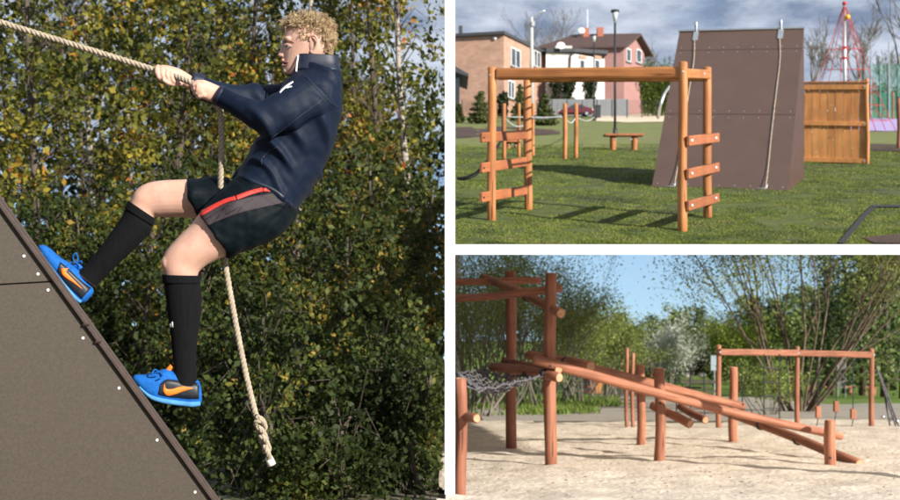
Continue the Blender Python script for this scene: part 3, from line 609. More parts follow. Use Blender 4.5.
# socks
def widen(rows, w):
    o_ = []
    for ua, va, ub, vb, bb, off in rows:
        k = w/math.hypot(ub-ua, vb-va); o_.append((ua-(ub-ua)*k, va-(vb-va)*k, ub+(ub-ua)*k, vb+(vb-va)*k, bb+w*.004, off))
    return o_
sockn = widen([(163.6,274.5,198,275.5,.056,NO),(164.5,283,199,283,.0565,NO),(166,292,200.5,293,.057,NO),(168,312,200.5,312,.055,NO),(171,334,197.8,334,.047,NO),(173,355,195.5,356,.038,NO),(174.5,372,196,374,.037,NO),(173.5,382,197,386,.037,NO)], .7)
sockf = widen([(129.8,201.5,154,218,.056,FO),(126,209,151.5,225,.057,FO),(121.5,218.5,148.5,233,.0565,FO),(107,239,133,250,.0535,FO),(95,255,115.5,266,.044,FO),(86,265,103.5,277.5,.037,FO),(79,272,96,286,.036,FO)], .7)
for rows in (sockn, sockf):
    m_ = MB(); loft(m_, dens(rows, 5), n=28, cap=False, sup=2.1); o = m_.build('sock', M_sock, MAN, True); bvk = bvh_of(o)
    m_ = MB(); top2 = widen([rows[0], tuple((a*.55+c_*.45) for a, c_ in zip(rows[0], rows[1])), rows[1]], .35); loft(m_, dens(top2, 3), n=28, cap=False, sup=2.1)
    q = m_.build('sock_band', M_sock, o, True); z_ = q.modifiers.new('t', 'SOLIDIFY'); z_.thickness = .003
    # three slanted bars of the sock emblem
    cu, cv, sc = (107.2, 236.5, 1.0) if rows is sockf else (169.6, 325, 1.0)
    for k, (hx, hh_) in enumerate(((-1.9, 2.0), (.1, 3.8), (2.0, 5.6))):
        decal('emblem_bar', [(cu+hx-.2, cv+2.6-hh_), (cu+hx+1.2, cv+2.2-hh_)], [(cu+hx+.6, cv+2.6), (cu+hx+1.6, cv+2.2)], bvk, M_wmark, o, .001, 1, 3)
# shoes
def shoe(rows, sole_w, off, swoosh, overlay, laces, heel, tongue):
    m_ = MB(); loft(m_, dens(rows, 4), n=26, sup=2.5); up_ = fuse(m_, 'shoe', M_blue, MAN, vox=.004, sm=4); bv = bvh_of(up_)
    # sole: the bottom band of every slice
    m_ = MB(); rs = []
    for (ua, va, ub, vb, bb, of) in rows[1:-1]:
        l_ = math.hypot(ub-ua, vb-va); k = min(1, sole_w/l_); rs.append((ub+(ua-ub)*k, vb+(va-vb)*k, ub+(ub-ua)*(.8/l_), vb+(vb-va)*(.8/l_), bb*1.05, of))
    loft(m_, dens(rs, 4), n=20, sup=4.0); o = fuse(m_, 'sole', M_lblue, up_, vox=.0035, sm=2)
    decal('overlay', overlay[0], overlay[1], bv, M_shoeb, up_, .0014, 4)
    decal('swoosh', swoosh[0], swoosh[1], bv, M_or, up_, .0028, 3, 6)
    for pts in laces: MB().tube(smooth_path([PP(*p) for p in pts], 4), .0028, 6).build('lace', M_blue, up_, True)
    m_ = MB(); m_.tube(smooth_path([PP(*p) for p in tongue], 4), [.010]*(4*(len(tongue)-1)+1), 8); m_.build('tongue', M_or if off < 0 else M_blue, up_, True)
    return up_
shoe([(132.5,377,134,381.5,.018,NO),(136,374.5,140.5,388,.034,NO),(145,374.5,150.5,397,.045,NO),(156,371.5,161.5,401,.046,NO),(167,369,172,403,.043,NO),(180,375,183,404.5,.038,NO),(191.5,379,192.5,405.5,.036,NO),(199,381,200.5,404.5,.031,NO),(201.5,390,202,400,.016,NO)], 5.2, NO,
     ([(164.5,383.5),(166,388.5),(172,389),(182,386.5),(193,388)], [(163,391),(167,395.5),(174,394.5),(184,391),(193,388.5)]),
     ([(160,384),(166,379.5),(175,380),(186,382),(199,383)], [(158,394.5),(168,397),(178,398),(188,399),(199,399)]),
     [[(151,378,NO-.035),(157,373,NO-.02),(163,371,NO+.02)],[(155,379,NO-.038),(161,373,NO-.022),(167,371,NO+.02)],[(159,379,NO-.038),(165,372,NO-.025),(168,371,NO+.02)],[(160,373,NO-.03),(155,369.5,NO-.05),(152,374.5,NO-.055),(158,375.5,NO-.05)],[(160,373,NO-.03),(163,376.5,NO-.055),(158,379,NO-.06)]],
     None, [(167,372,NO),(170,368,NO),(172,366.2,NO)])
shoe([(38.5,245.5,39.5,250.5,.018,FO),(44.5,245,41.5,254,.034,FO),(52,250,47,262,.045,FO),(61,258,54,271.5,.046,FO),(70,263,61,281,.043,FO),(80,271,68.5,290.5,.038,FO),(89,282,75.5,298.5,.036,FO),(93.5,289.5,81,303,.031,FO),(93,294,86,302,.016,FO)], 3.4, FO,
     ([(61,268.5),(62.5,274.5),(67,278.5),(74,283),(82,289)], [(68.5,268.5),(66,271.5),(69.5,275.5),(75.5,281.5),(82,288.3)]),
     ([(60,262),(68,268),(76,276),(84,283),(91,288)], [(57,271),(64,281),(71,289),(77,294.5),(81.5,299)]),
     [[(66,268,FO-.045),(70,263,FO-.03),(74,262,FO+.02)],[(69,271,FO-.045),(74,266,FO-.03),(78,265,FO+.02)],[(75,264,FO-.02),(73,256.5,FO-.03),(76,253,FO-.035),(78,259,FO-.03),(76,264,FO-.03)],[(75,264,FO-.02),(81,261,FO-.035),(82,263.5,FO-.035)]],
     None, [(74,266,FO),(78,266,FO),(81,269,FO)])
# --- the birch wood behind the climber
M_leafA = leafmat('birch_leaf', [(0,(.022,.034,.006)),(.3,(.058,.07,.012)),(.55,(.125,.13,.02)),(.76,(.235,.205,.03)),(.9,(.34,.26,.035)),(.98,(.40,.22,.03)),(1,(.36,.13,.03))], .3, clump=.5)
M_leafB = leafmat('bush_leaf', [(0,(.015,.024,.006)),(.5,(.038,.056,.011)),(.85,(.08,.10,.019)),(.96,(.17,.155,.026)),(1,(.30,.2,.035))], .3, clump=.9)
def nz3(q, s): return noise.noise(Vector((q[0]*s, q[1]*s, q[2]*s)))
def wood_tree(u, d, h, wr_, n, seed, m, bark, label, group, size, name='birch_tree', lo=.05, trunk=.1, sp=(.29,.25,.22)):
    rr = random.Random(seed); x = (u-450)/1000*d; z = gl(x, d); base = Vector((x, d, z-.05))
    t = thing(name, label, 'tree', base, group)
    mb = MB(); pts = []; rd = []; lean = rr.uniform(-.05, .05)
    for i in range(9):
        f = i/8; pts.append(base+Vector((lean*h*f+.12*math.sin(f*5+seed), .1*math.sin(f*4+seed*2), h*f))); rd.append(trunk*(1-.8*f)+.01)
    mb.tube(pts, rd, 9); ntr = len(mb.f); cs = []
    clipx = -.1
    for k in range(int(n)):
        f = rr.uniform(lo, 1); i = min(7, int(f*8)); q = pts[i].lerp(pts[i+1], f*8-i)
        a = rr.uniform(0, 6.283); r_ = wr_*(1.05-.55*f)*math.sqrt(rr.uniform(.12, 1)); e_ = q+Vector((r_*math.cos(a), r_*math.sin(a)*.8, rr.uniform(-.5, .5)))
        if e_.x > clipx-.05: continue
        cs.append(e_)
        if k % (2 if d > 20 else 5) == 0:
            md = q.lerp(e_, .5)+Vector((0, 0, .25)); mb.tube([q-Vector((0, 0, .3)), md, e_], [trunk*.22*(1.1-f)+.006, .01, .004], 4, cap=False)
    o = mb.build('trunk', bark, t, True); o.data.materials.append(M_bark); o.data.polygons.foreach_set('material_index', [0]*ntr+[1]*(len(mb.f)-ntr))
    gap_ = lambda p: np.array([nz3(q, .62)+.55*nz3(q, 1.5) for q in p]) > (-.09 if d > 20 else -.3)
    v, f = leaves([tuple(c) for c in cs], size, 46, sp, .5, lambda p: (p[:, 0] < clipx) & gap_(p), seed=seed, twig=.42 if d > 20 else .22, sizevar=.68)
    o = bpy.data.objects.new('crown', npmesh('crown', v, f, m)); put(o, t)
LB = 'slender birch with yellowing autumn leaves in the wood behind the climbing man'
LBb = 'brown-stemmed tree with yellowing autumn leaves in the wood behind the climbing man'
k = 0
for u, d, h, w in ((30,21,12,2.6),(105,24,13,2.8),(170,21.5,12,2.5),(232,25,13,2.6),(290,22,12.5,2.4),(345,26,12,2.4),(383,23,13,2.2),(418,21,12.5,1.3),(70,29,14,3),(200,30,14,3),(310,31,14,3),(-30,24,13,3),(395,30,13,2.2),(140,33,14,3.2),(260,34,14,3.2)):
    k += 1; front = d < 28
    wood_tree(u, d, h, w, (215 if front else 130)*(1.25 if u < 335 else .95), 100+k, M_leafA, M_birch if k % 3 == 2 else M_bark, LB if k % 3 == 2 else LBb, 'birches of the wood', .125 if front else .17)
LB2 = 'dense dark green bush with some yellow leaves below the birches'
for u, d, h, w in ((250,13.5,2.2,1.3),(330,14.5,3.4,1.4),(400,14,2.6,1.0),(290,17,4.6,1.6),(370,18,5.2,1.6),(215,16,3.6,1.5),(422,19,5.0,1.1),(150,17.5,4.4,1.7),(85,18.5,4.4,1.7),(300,12.3,1.6,1.0),(385,12.2,2.0,.9),(240,19,5.4,1.7),(345,11.3,1.0,.8),(420,11.6,1.4,.6),(40,19,4.4,1.7),(260,11.4,1.1,.8)):
    k += 1; wood_tree(u, d, h, w, 100+26*h, 200+k, M_leafB, M_bark, LB2, 'bushes of the wood', .066+.0035*(d-11), 'bush', .02, .035, (.28,.22,.2))
M_leafC = leafmat('shaded_wood_leaf', [(0,(.008,.013,.004)),(.6,(.018,.028,.007)),(1,(.05,.055,.013))], .2)  # near-black leaf colour paints in the shade of the wood's interior
for u, d, h, w in ((10,38,15,3.4),(80,37,15,3.4),(140,39,16,3.6),(205,38,16,3.4),(265,39,15,3.4),(320,40,14.5,3.2),(370,38,12,3.2),(415,39,11,2.6),(-40,38,15,3.5),(235,42,16,4),(110,42,16,4),(300,43,16,4),(345,44,13,4),(395,43,12.5,3.5)):
    k += 1; wood_tree(u, d, h, w, 150, 300+k, M_leafC, M_bark, 'tree deep in the wood behind the birches, shade painted into its dark leaves', 'shade-painted back trees of the wood', .26, 'wood_tree', .05, .12, (.6,.5,.5))
# ================================================================== UPPER RIGHT: playground on the raised lawn
def on_lawn(p): return Vector((p.x, p.y, lawn_z(p.x, p.y)))
def bolt(p, d, r, parent, m=None): 
    d = Vector(d).normalized(); MB().tube([Vector(p), Vector(p)+d*.012], [r, r*.85], 8).build('bolt', m or M_steel, parent)
# --- horizontal ladder frame
posts = {'lf': (492,222,67,.064), 'lb': (528,211,80,.068), 'rf': (683,233,62,.062), 'rb': (707.5,220,67,.064)}
HF = thing('monkey_bar_frame', 'orange timber monkey bar frame with board ladders at both ends on the lawn', 'climbing frame', on_lawn(GU(590, 222)))
pt = {}
for k, (u, v, vt, r) in posts.items():
    b_ = GU(u, v); tp = P(u-.5, vt, b_.y); pt[k] = (b_, tp); log('post', b_-Vector((0, 0, .1)), tp, r, HF, M_beam, r*.95, wob=.008)
def mixp(k, f): return pt[k][0].lerp(pt[k][1], f)
a = P(496, 74, pt['lf'][0].y); b_ = P(683, 73, pt['rf'][0].y+.03)
def squared(name, a, b, w, h, parent, m):
    a = Vector(a); b = Vector(b); d = b-a; M = Matrix.Translation(a) @ d.to_track_quat('Z', 'Y').to_matrix().to_4x4()
    return MB().box((0, 0, d.length/2), (w, h, d.length)).build(name, m, parent, bevel=.03, world=M)
def squared_up(name, a, b, w, h, parent, m, bev=.02):
    a = Vector(a); b = Vector(b); z = (b-a).normalized(); x = Vector((0, 0, 1)).cross(z).normalized(); y = z.cross(x)
    M = Matrix((x, y, z)).transposed().to_4x4(); M.translation = a
    return MB().box((0, 0, (b-a).length/2), (w, h, (b-a).length)).build(name, m, parent, bevel=bev, world=M)
squared_up('top_beam', a, b_-Vector((.02, 0, 0)), .12, .165, HF, M_beam, .035)
a2 = P(530, 78.5, pt['lb'][0].y); b2 = P(705, 77, pt['rb'][0].y); squared_up('top_beam', a2, b2, .11, .12, HF, M_beam, .03)
for i in range(9):
    f = (i+.7)/9.4; MB().tube([a.lerp(b_, f)-Vector((0, 0, .01)), a2.lerp(b2, f)-Vector((0, 0, .01))], .017, 8).build('rung', M_steel, HF, True)
squared_up('cross_beam', P(686, 73.5, pt['rf'][0].y-.02), P(709, 74.5, pt['rb'][0].y-.08), .07, .13, HF, M_beam)
#squared_up('cross_beam', P(497, 84, pt['lf'][0].y+.1), P(541, 84, pt['lb'][0].y+.12), .07, .09, HF, M_board)
for (ul, vl, ur, vr) in ((481,137.6,526,134.5),(481,168,526,161.5),(481,197.5,526,190)):
    q = squared_up('ladder_board', P(ul, vl, 14.1), P(ur, vr, 15.72), .05, .142, HF, M_board, .012)
    for u, v, d in ((484,vl,14.02),): bolt(P(u, v, d+.02), (0,-1,0), .016, HF, M_bolt)
    bolt(P(523, vr+.5, 15.56), (0,-1,0), .016, HF, M_bolt)
for (ul, vl, ur, vr) in ((688,141,718,137.5),(687.5,174,718,167),(687.5,206,718,197.5)):
    squared_up('ladder_board', P(ul, vl, 13.15), P(ur, vr, 14.75), .05, .135, HF, M_board, .012)
    bolt(P(692, vl-.8, 13.22), (.3,-1,0), .017, HF); bolt(P(716, vr+.3, 14.5), (.3,-1,0), .017, HF)
bolt(P(704, 73.5, 14.1), (0,-1,0), .022, HF); bolt(P(490, 75, 14.33), (0,-1,0), .014, HF, M_steel); bolt(P(683, 71.5, 13.17), (0,-1,0), .014, HF, M_steel)
# --- brown climbing ramp
M_ramp = mat('brown_ramp_board', (.078,.047,.035), .45, col2=(.108,.067,.050), scale=2.2, bump=.06, bscale=60, spec=.5, detail=8, lo=.15, hi=.85)
M_rampd = mat('brown_ramp_side', (.06,.03,.021), .55, col2=(.09,.045,.03), scale=4, bump=.06)
bl, br_ = GU(651.5, 188.5), GU(788, 193); tr_ = P(804, 28.5, 21.7); tl = P(679.5, 31.5, 22.7)
CR = thing('sloping_climb_wall', 'tall brown plywood climbing slope with two hanging ropes, on the lawn', 'climbing wall', on_lawn((bl+br_)/2))
nn = (br_-bl).cross(tl-bl).normalized(); nn = nn if nn.y < 0 else -nn
def ramp_pt(f, g_): return bl.lerp(br_, f).lerp(tl.lerp(tr_, f), g_)
gs = [0, .44, .862, 1.0]
for i in range(3):
    g0, g1 = gs[i]+(.0012 if i else 0), gs[i+1]-.0012
    q = [ramp_pt(0, g0), ramp_pt(1, g0), ramp_pt(1, g1), ramp_pt(0, g1)]
    MB().hexa([p-nn*.03 for p in q]+q).build('sloping_board', M_ramp, CR)
for g0 in (.03, .42, .46, .845, .88):
    for f in np.linspace(.04, .96, 9):
        p = ramp_pt(f, g0); MB().tube([p, p+nn*.004], .012, 6).build('screw', M_steel, CR)
tb = [Vector((tl.x, tl.y, lawn_z(tl.x, tl.y))), Vector((tr_.x, tr_.y, lawn_z(tr_.x, tr_.y)))]
ex = (br_-bl).normalized()
for p0, p1_, p2_, s in ((br_, tb[1], tr_, -1), (bl, tb[0], tl, 1)):
    o_ = -nn*.035
    MB().prism([p0+o_+Vector((0, 0, 0)), p1_+Vector((0, 0, 0)), p2_+o_], ex*.03*s).build('side_panel', M_rampd, CR)
MB().prism([tb[0]+ex*.04, tb[1]-ex*.04, tr_-ex*.04-Vector((0, 0, .06)), tl+ex*.04-Vector((0, 0, .06))], Vector((0, .03, 0))).build('back_panel', M_rampd, CR)
MB().beam(tl+Vector((-.02, .01, .02)), tr_+Vector((.02, .01, .02)), .09, .035).build('top_strip', M_steel, CR)
RB = 'thin pale rope down the brown slope '
for hu, top_uv, pts, lab in ((697.5, 32, [(697,42),(694,60),(690,85),(684,125),(678,165),(674,192)], 'from the hook over the timber ladder posts'), (782, 29, [(782,40),(780,60),(776,95),(771.5,135),(768,170),(765.5,193)], 'from the hook towards the plank fence')):
    f = (hu-680)/124
    pk = ramp_pt(f, .93); pk2 = ramp_pt(f, 1.0)
    MB().hexa([pk-ex*.055+nn*.004, pk+ex*.055+nn*.004, pk2+ex*.055+nn*.004, pk2-ex*.055+nn*.004, pk-ex*.055+nn*.02, pk+ex*.055+nn*.02, pk2+ex*.055+nn*.02, pk2-ex*.055+nn*.02]).build('hook_plate', M_steel, CR, bevel=.003)
    MB().tube(smooth_path([pk2+nn*.02+Vector((0,0,-.1)), pk2+nn*.05+Vector((0, 0, .12)), pk2+Vector((0, .02, .2)), pk2+Vector((0, .08, .1))], 5), .025, 8).build('hook', M_steel, CR, True)
    rp_ = [pk+nn*.03]
    for u, v in pts[1:]:
        r = (P(u, v, 1)-CAMP); k_ = (bl+nn*.035-CAMP).dot(nn)/r.dot(nn); q = CAMP+r*k_; rp_.append(Vector((q.x, q.y, max(q.z, lawn_z(q.x, q.y)+.02))))
    mb = MB(); twisted_rope(mb, smooth_path(rp_, 5), .0075, .06, n=4); o = mb.build('hanging_rope', mat('pale_rope', (.55,.47,.36), .9, .2, 40), None, True)
    tag(o, RB+lab, 'rope', 'ropes on the climbing slope')
    e_ = rp_[-1]; mb = MB(); mb.tube([e_+Vector((-.18, -.05, .01)), e_+Vector((0, -.06, .015)), e_+Vector((.02, -.05, .1))], .012, 6); mb.build('ground_shackle', M_steel, o, True)
# --- plank wall beside the slope
PW = thing('plank_wall', 'orange vertical plank screen with three rails beside the climbing slope', 'screen', on_lawn(GU(838, 165)))
w0 = GU(797, 163.5); w1 = GU(867, 165.5); wd_ = (w1-w0); npk = 9; hgt = 2.16
wn = Vector((-wd_.y, wd_.x, 0)).normalized(); wn = -wn if wn.y > 0 else wn
for i in range(npk):
    p = w0.lerp(w1, (i+.5)/npk); hw = wd_.length/npk/2-.006; dx = wd_.normalized(); dz = Vector((0, 0, hgt-.07)); jz = wn*(.004*(i % 3))
    q = [p-dx*hw+jz, p+dx*hw+jz, p+dx*hw+jz-wn*.03, p-dx*hw+jz-wn*.03]; MB().hexa([c_+Vector((0,0,.03)) for c_ in q]+[c_+dz for c_ in q]).build('plank', M_plank, PW)
for z0, z1 in ((.05, .17), (1.03, 1.15), (hgt-.17, hgt-.02)):
    q = [w0+wn*.05, w1+wn*.05, w1+wn*.014, w0+wn*.014]; MB().hexa([c_+Vector((0,0,z0)) for c_ in q]+[c_+Vector((0,0,z1)) for c_ in q]).build('rail', M_plank, PW, bevel=.008)
q = [w0+wn*.07, w1+wn*.07+dx*.04, w1-wn*.07+dx*.04, w0-wn*.07]; MB().hexa([c_+Vector((0,0,hgt)) for c_ in q]+[c_+Vector((0,0,hgt+.05)) for c_ in q]).build('cap_rail', M_beam, PW, bevel=.008)
log('post', w1+wn*.0-Vector((0,0,.08)), w1+Vector((0,0,hgt+.12)), .055, PW, M_plank)
for u, v in ((812,132),(824,129),(833,140),(845,131),(852,148),(858,122),(809,90),(831,105),(843,117),(816,152)):
    d = 26.3; MB().tube([P(u,v,d-.12), P(u,v,d-.1)], .011, 6).build('screw', M_screw, PW)
for z in (.11, 1.09, hgt-.09): bolt(w1-dx*.06+wn*.05+Vector((0,0,z)), wn, .03, PW)
# --- low balance posts with sagging cords, benches
BP = thing('balance_post_course', 'row of short orange posts linked by sagging grey ropes', 'play posts', on_lawn(GU(540, 158)))
tops = []
for u, v in ((504,160),(519,158),(533,156.5),(565,160),(576,159)):
    b_ = GU(u, v); tp = P(u, 103.5, b_.y); log('post', b_-Vector((0,0,.06)), tp, .062 if u not in (519,533) else .05, BP, M_beam, wob=.004); tops.append(tp)
for a_, c_, s in ((0,2,.3),(1,3,.06),(2,3,.05),(3,4,.18),(0,3,.02)):
    MB().tube(sag(tops[a_]-Vector((0,0,.38)), tops[c_]-Vector((0,0,.38)), s, 8), .018, 5).build('sagging_rope', mat('grey_rope', (.42,.44,.43), .8, .15, 30), BP, True)
MB().tube(sag(tops[4]-Vector((0,0,.38)), P(594, 117, 45), .15, 8), .018, 5).build('sagging_rope', MATS['grey_rope'], BP, True)
def log_bench(u0, u1, vs_, vb, lab):
    p = GU((u0+u1)/2, vb); t = thing('bench', lab, 'bench', on_lawn(p), 'benches on the lawn'); d = p.y
    k_ = (u1-u0)
    for f in (.23, .78): 
        b_ = P(u0+k_*f, vb, d); b_.z = lawn_z(b_.x, b_.y); log('leg', b_-Vector((0,0,.05)), Vector((b_.x, b_.y, P(0, vs_+1.5, d).z)), .105, t, M_beam, wob=.003)
    MB().box(P((u0+u1)/2, vs_, d), (k_*d/1000, .42, .075)).build('seat', M_board, t, bevel=.015)
    for f in (.3, .7): bolt(P(u0+k_*f, vs_+4, d-.12), (0,-1,0), .03, t, M_steel)
log_bench(604, 643, 135.2, 151, 'low timber bench on two round stub legs beside the black lamp post')
log_bench(504, 521, 141.5, 149, 'low timber bench on two stub legs behind the board ladder')
# --- black rubber hose strands
mb = MB()
for off in (0, .22): mb.tube(smooth_path([P(458, 178+off*4, 17.2-off), P(466, 177.5+off*6, 17-off), P(477, 172+off*8, 17-off), P(487, 161+off*9, 17-off), P(495, 150+off*9, 17-off), P(501, 141, 17)], 6), .022, 7)
tag(mb.build('rubber_cable', mat('black_rubber', (.012,.012,.013), .6, .2, 30), None, True), 'sagging pair of black rubber cables left of the board ladder', 'cable')
# --- dark rubber edging, mulch, coloured safety surfaces (sheets on the lawn)
def lawn_sheet(name, poly, m, lift=.03, n=10):
    """poly of two pixel polylines (upper, lower) laid on the lawn"""
    up_, lo_ = poly; k_ = len(up_); mb = MB(); vs2 = []
    for i in range((k_-1)*n+1):
        f = i/n; j_ = min(k_-2, int(f)); t_ = f-j_
        for e_ in range(5):
            uu = (up_[j_][0]*(1-t_)+up_[j_+1][0]*t_)*(1-e_/4)+(lo_[j_][0]*(1-t_)+lo_[j_+1][0]*t_)*e_/4
            vv = (up_[j_][1]*(1-t_)+up_[j_+1][1]*t_)*(1-e_/4)+(lo_[j_][1]*(1-t_)+lo_[j_+1][1]*t_)*e_/4
            q = GU(uu, vv); vs2.append((q.x, q.y, lawn_z(q.x, q.y)+lift))
    mm = (k_-1)*n
    mb.add(vs2, [(i*5+e_, (i+1)*5+e_, (i+1)*5+e_+1, i*5+e_+1) for i in range(mm) for e_ in range(4)])
    o = mb.build(name, m); return tag(o, kind='structure')
M_edge = mat('dark_rubber_edging', (.028,.028,.03), .9, .25, 20)
lawn_sheet('edging_strip', ([(838,244.8),(855,226),(871,208.3)], [(845,244.8),(861,226),(876,210.2)]), M_edge, .022)
lawn_sheet('edging_strip', ([(871,208),(890,207.5),(903,207.4)], [(873,210),(890,209.6),(903,209.5)]), M_edge, .026)
M_mulch = mat('bark_mulch', (.06,.035,.025), .95, .4, 12, bump=.6)
lawn_sheet('mulch_bed', ([(862,145.5),(880,145.5),(905,146.5)], [(862,151),(880,152),(905,153)]), M_mulch, .02)
lawn_sheet('mulch_bed', ([(862,240),(880,238),(905,236)], [(875,244.8),(890,244.8),(905,244.8)]), M_mulch, .018)
lawn_sheet('mulch_bed', ([(456,128),(500,127),(560,131)], [(456,139),(500,138),(560,135)]), M_mulch, .014)
lawn_sheet('safety_surface', ([(850,118.5),(880,118.5),(912,118.5)], [(850,132),(880,132),(912,132)]), mat('lilac_rubber', (.36,.29,.50), .9, .08, 6), .03)
lawn_sheet('play_sand', ([(598,116),(630,115),(675,113.5)], [(596,122),(630,123),(675,122.5)]), mat('pale_play_sand', (.62,.5,.36), .95, .1, 3), .03)
#lawn_sheet('worn_turf', ([(533,170),(570,168.3),(612,167)], [(533,173.5),(570,172),(600,168.6)]), mat('dry_worn_turf', (.24,.2,.11), .95, .2, 6), .045)
lawn_sheet('asphalt_road', ([(456,112),(540,111.6),(660,111.3)], [(456,117.5),(540,116.5),(600,115.5)]), mat('grey_asphalt', (.16,.155,.15), .95, .15, 3), .02)
# --- lamps
def lamp(u, v0, vb, hw, lab):
    b_ = GU(u, vb); d = b_.y; t = thing('street_lamp', lab, 'lamp post', on_lawn(b_))
    MB().tube([b_-Vector((0,0,.1)), P(u, v0+12*45/d, d)], [.06, .05], 12).build('pole', M_dark, t, True)
    MB().tube([b_-Vector((0,0,.05)), P(u, vb-9*45/d, d)], [.1, .09], 12).build('base_sleeve', M_dark, t, True)
    top_ = P(u, v0, d); MB().tube([top_-Vector((0,0,.06)), top_+Vector((0,0,.02))], [hw, hw*.9], 16).build('lamp_cap', M_dark, t, True)
    MB().tube([top_-Vector((0,0,.5)), top_-Vector((0,0,.07))], [hw*.32, hw*.72], 16).build('lamp_glass', mat('frosted_glass', (.5,.52,.54), .3, .05, 10, bump=0), t, True)
lamp(615, 10.5, 137, .2, 'tall black lamp post with cone lantern beside the low bench')
lamp(594, 35, 121, .22, 'black cone lamp post standing before the red car')
b_ = GU(532, 119); d = b_.y; t = thing('street_lamp', 'pale concrete street light pole with a short arm by the brick house', 'lamp post', on_lawn(b_))
M_conc = mat('pale_concrete', (.42,.42,.41), .85, .12, 8)
MB().tube([b_-Vector((0,0,.2)), P(531.5, 17, d)], [.17, .13], 10).build('pole', M_conc, t, True)
MB().tube(smooth_path([P(531.5, 18, d), P(533, 15.5, d), P(541, 12.5, d)], 4), .05, 6).build('arm', M_steel, t, True)
MB().beam(P(539.5, 12.6, d), P(544.5, 10.8, d), .22, .13).build('lamp_head', M_steel, t, bevel=.03)
MB().box(P(533, 24, d)-Vector((0,.2,0)), (.25,.1,.4)).build('cable_bracket', M_conc, t)
# --- houses
def quad_house(t, name, m, c, dl_, dr_, z0, z1):
    """block from its near corner: c (xy), dl_ vector to the left corner, dr_ to the right corner"""
    c = Vector((c[0], c[1], 0)); a_, b__ = Vector((*dl_, 0)), Vector((*dr_, 0)); q = [c, c+b__, c+a_+b__, c+a_]
    return MB().hexa([(p.x, p.y, z0) for p in q]+[(p.x, p.y, z1) for p in q]).build(name, m, t)
def win(parent, p, ax, w, h, panes=2, fr=None, gl_=None, nv=None):
    """window on a wall: p lower left corner, ax unit along the wall, nv outward normal"""
    ax = Vector(ax); nv = Vector(nv); up_ = Vector((0,0,1)); fr = fr or MATS['white_frame']; gl_ = gl_ or MATS['window_glass']
    def bx_(a0, a1, z0, z1, d0, d1, nm, mm, par):
        q = [p+ax*a0+nv*d0, p+ax*a1+nv*d0, p+ax*a1+nv*d1, p+ax*a0+nv*d1]; return MB().hexa([c_+up_*z0 for c_ in q]+[c_+up_*z1 for c_ in q]).build(nm, mm, par)
    f_ = bx_(0, w, 0, h, .0, .03, 'window', gl_, parent); tq = .09
    for z0, z1 in ((0, tq), (h-tq, h)): bx_(0, w, z0, z1, .03, .08, 'frame', fr, f_)
    for i in range(panes+1):
        x0 = (w-tq)*i/panes; bx_(x0, x0+tq, tq, h-tq, .03, .078, 'frame', fr, f_)
    bx_(-.1, w+.1, -.1, 0, 0, .2, 'sill', MATS['sill_grey'], f_); return f_
mat('white_frame', (.75,.75,.73), .5, .04, 10, bump=0); mat('window_glass', (.05,.065,.085), .08, .3, 1.5, bump=0, spec=.8); mat('sill_grey', (.2,.2,.2), .7, .1, 8)
def brickmat(name, c1, c2, mo, sc):
    m = bpy.data.materials.new(name); m.use_nodes = True; t_ = m.node_tree; l = t_.links.new; b__ = t_.nodes['Principled BSDF']; b__.inputs['Roughness'].default_value = .9
    tcx = N(t_, 'ShaderNodeTexCoord'); sp = N(t_, 'ShaderNodeSeparateXYZ'); ad = N(t_, 'ShaderNodeMath', operation='ADD'); cbn = N(t_, 'ShaderNodeCombineXYZ')
    l(tcx.outputs['Object'], sp.inputs[0]); l(sp.outputs[0], ad.inputs[0]); l(sp.outputs[1], ad.inputs[1]); l(ad.outputs[0], cbn.inputs[0]); l(sp.outputs[2], cbn.inputs[1])
    br2 = N(t_, 'ShaderNodeTexBrick'); br2.inputs['Color1'].default_value = (*c1, 1); br2.inputs['Color2'].default_value = (*c2, 1); br2.inputs['Mortar'].default_value = (*mo, 1)
    br2.inputs['Scale'].default_value = sc; br2.inputs['Mortar Size'].default_value = .012; l(cbn.outputs[0], br2.inputs['Vector'])
    nn_ = N(t_, 'ShaderNodeTexNoise', i_Scale=1.3, i_Detail=5.0); l(tcx.outputs['Object'], nn_.inputs['Vector'])
    mxx = N(t_, 'ShaderNodeMix', data_type='RGBA', blend_type='OVERLAY'); mxx.inputs[0].default_value = .35; l(br2.outputs[0], mxx.inputs[6]); l(nn_.outputs[0], mxx.inputs[7]); l(mxx.outputs[2], b__.inputs['Base Color']); return m
M_brick = brickmat('orange_brick', (.42,.245,.17), (.34,.185,.125), (.38,.31,.26), 1.6)
M_roofd = mat('flat_roof_edge', (.045,.045,.05), .7, .2, 4)
# brick house
t = thing('brick_house', 'two-storey orange brick house with a flat roof behind the timber frame', 'house', on_lawn(P(504, 115, 88)))
cB = P(504, 33.2, 88); zb = lawn_z(cB.x, 88)-.3
nl = Vector((P(430, 0, 90).x-cB.x, 1.6)); nr = Vector((P(545.5, 0, 97).x-cB.x, 9.0))
if cB.x+nl.x < .3: nl = nl*((cB.x-.3)/-nl.x)
quad_house(t, 'wall', M_brick, (cB.x, 88), nl, nr, zb, cB.z-.15)
rf_ = quad_house(t, 'roof', M_roofd, (cB.x, 87.6), nl*1.0, nr*1.03, cB.z-.15, cB.z+.12)
MB().box(P(460.5, 31, 90), (.35,.35,.9)).build('chimney', M_roofd, rf_)
ar = Vector((nr.x, nr.y, 0)).normalized(); nvr = Vector((ar.y, -ar.x, 0)); al = Vector((nl.x, nl.y, 0)).normalized(); nvl = Vector((-al.y, al.x, 0))
def on_wall(u, v, a_, c_):   # pixel on the vertical plane through c_ along a_
    nq = Vector((a_.y, -a_.x, 0)); r = P(u, v, 1)-CAMP; k_ = (Vector((c_.x, 88, 0))-Vector((0,0,0))).dot(nq)/Vector((r.x, r.y, 0)).dot(nq); return CAMP+r*k_
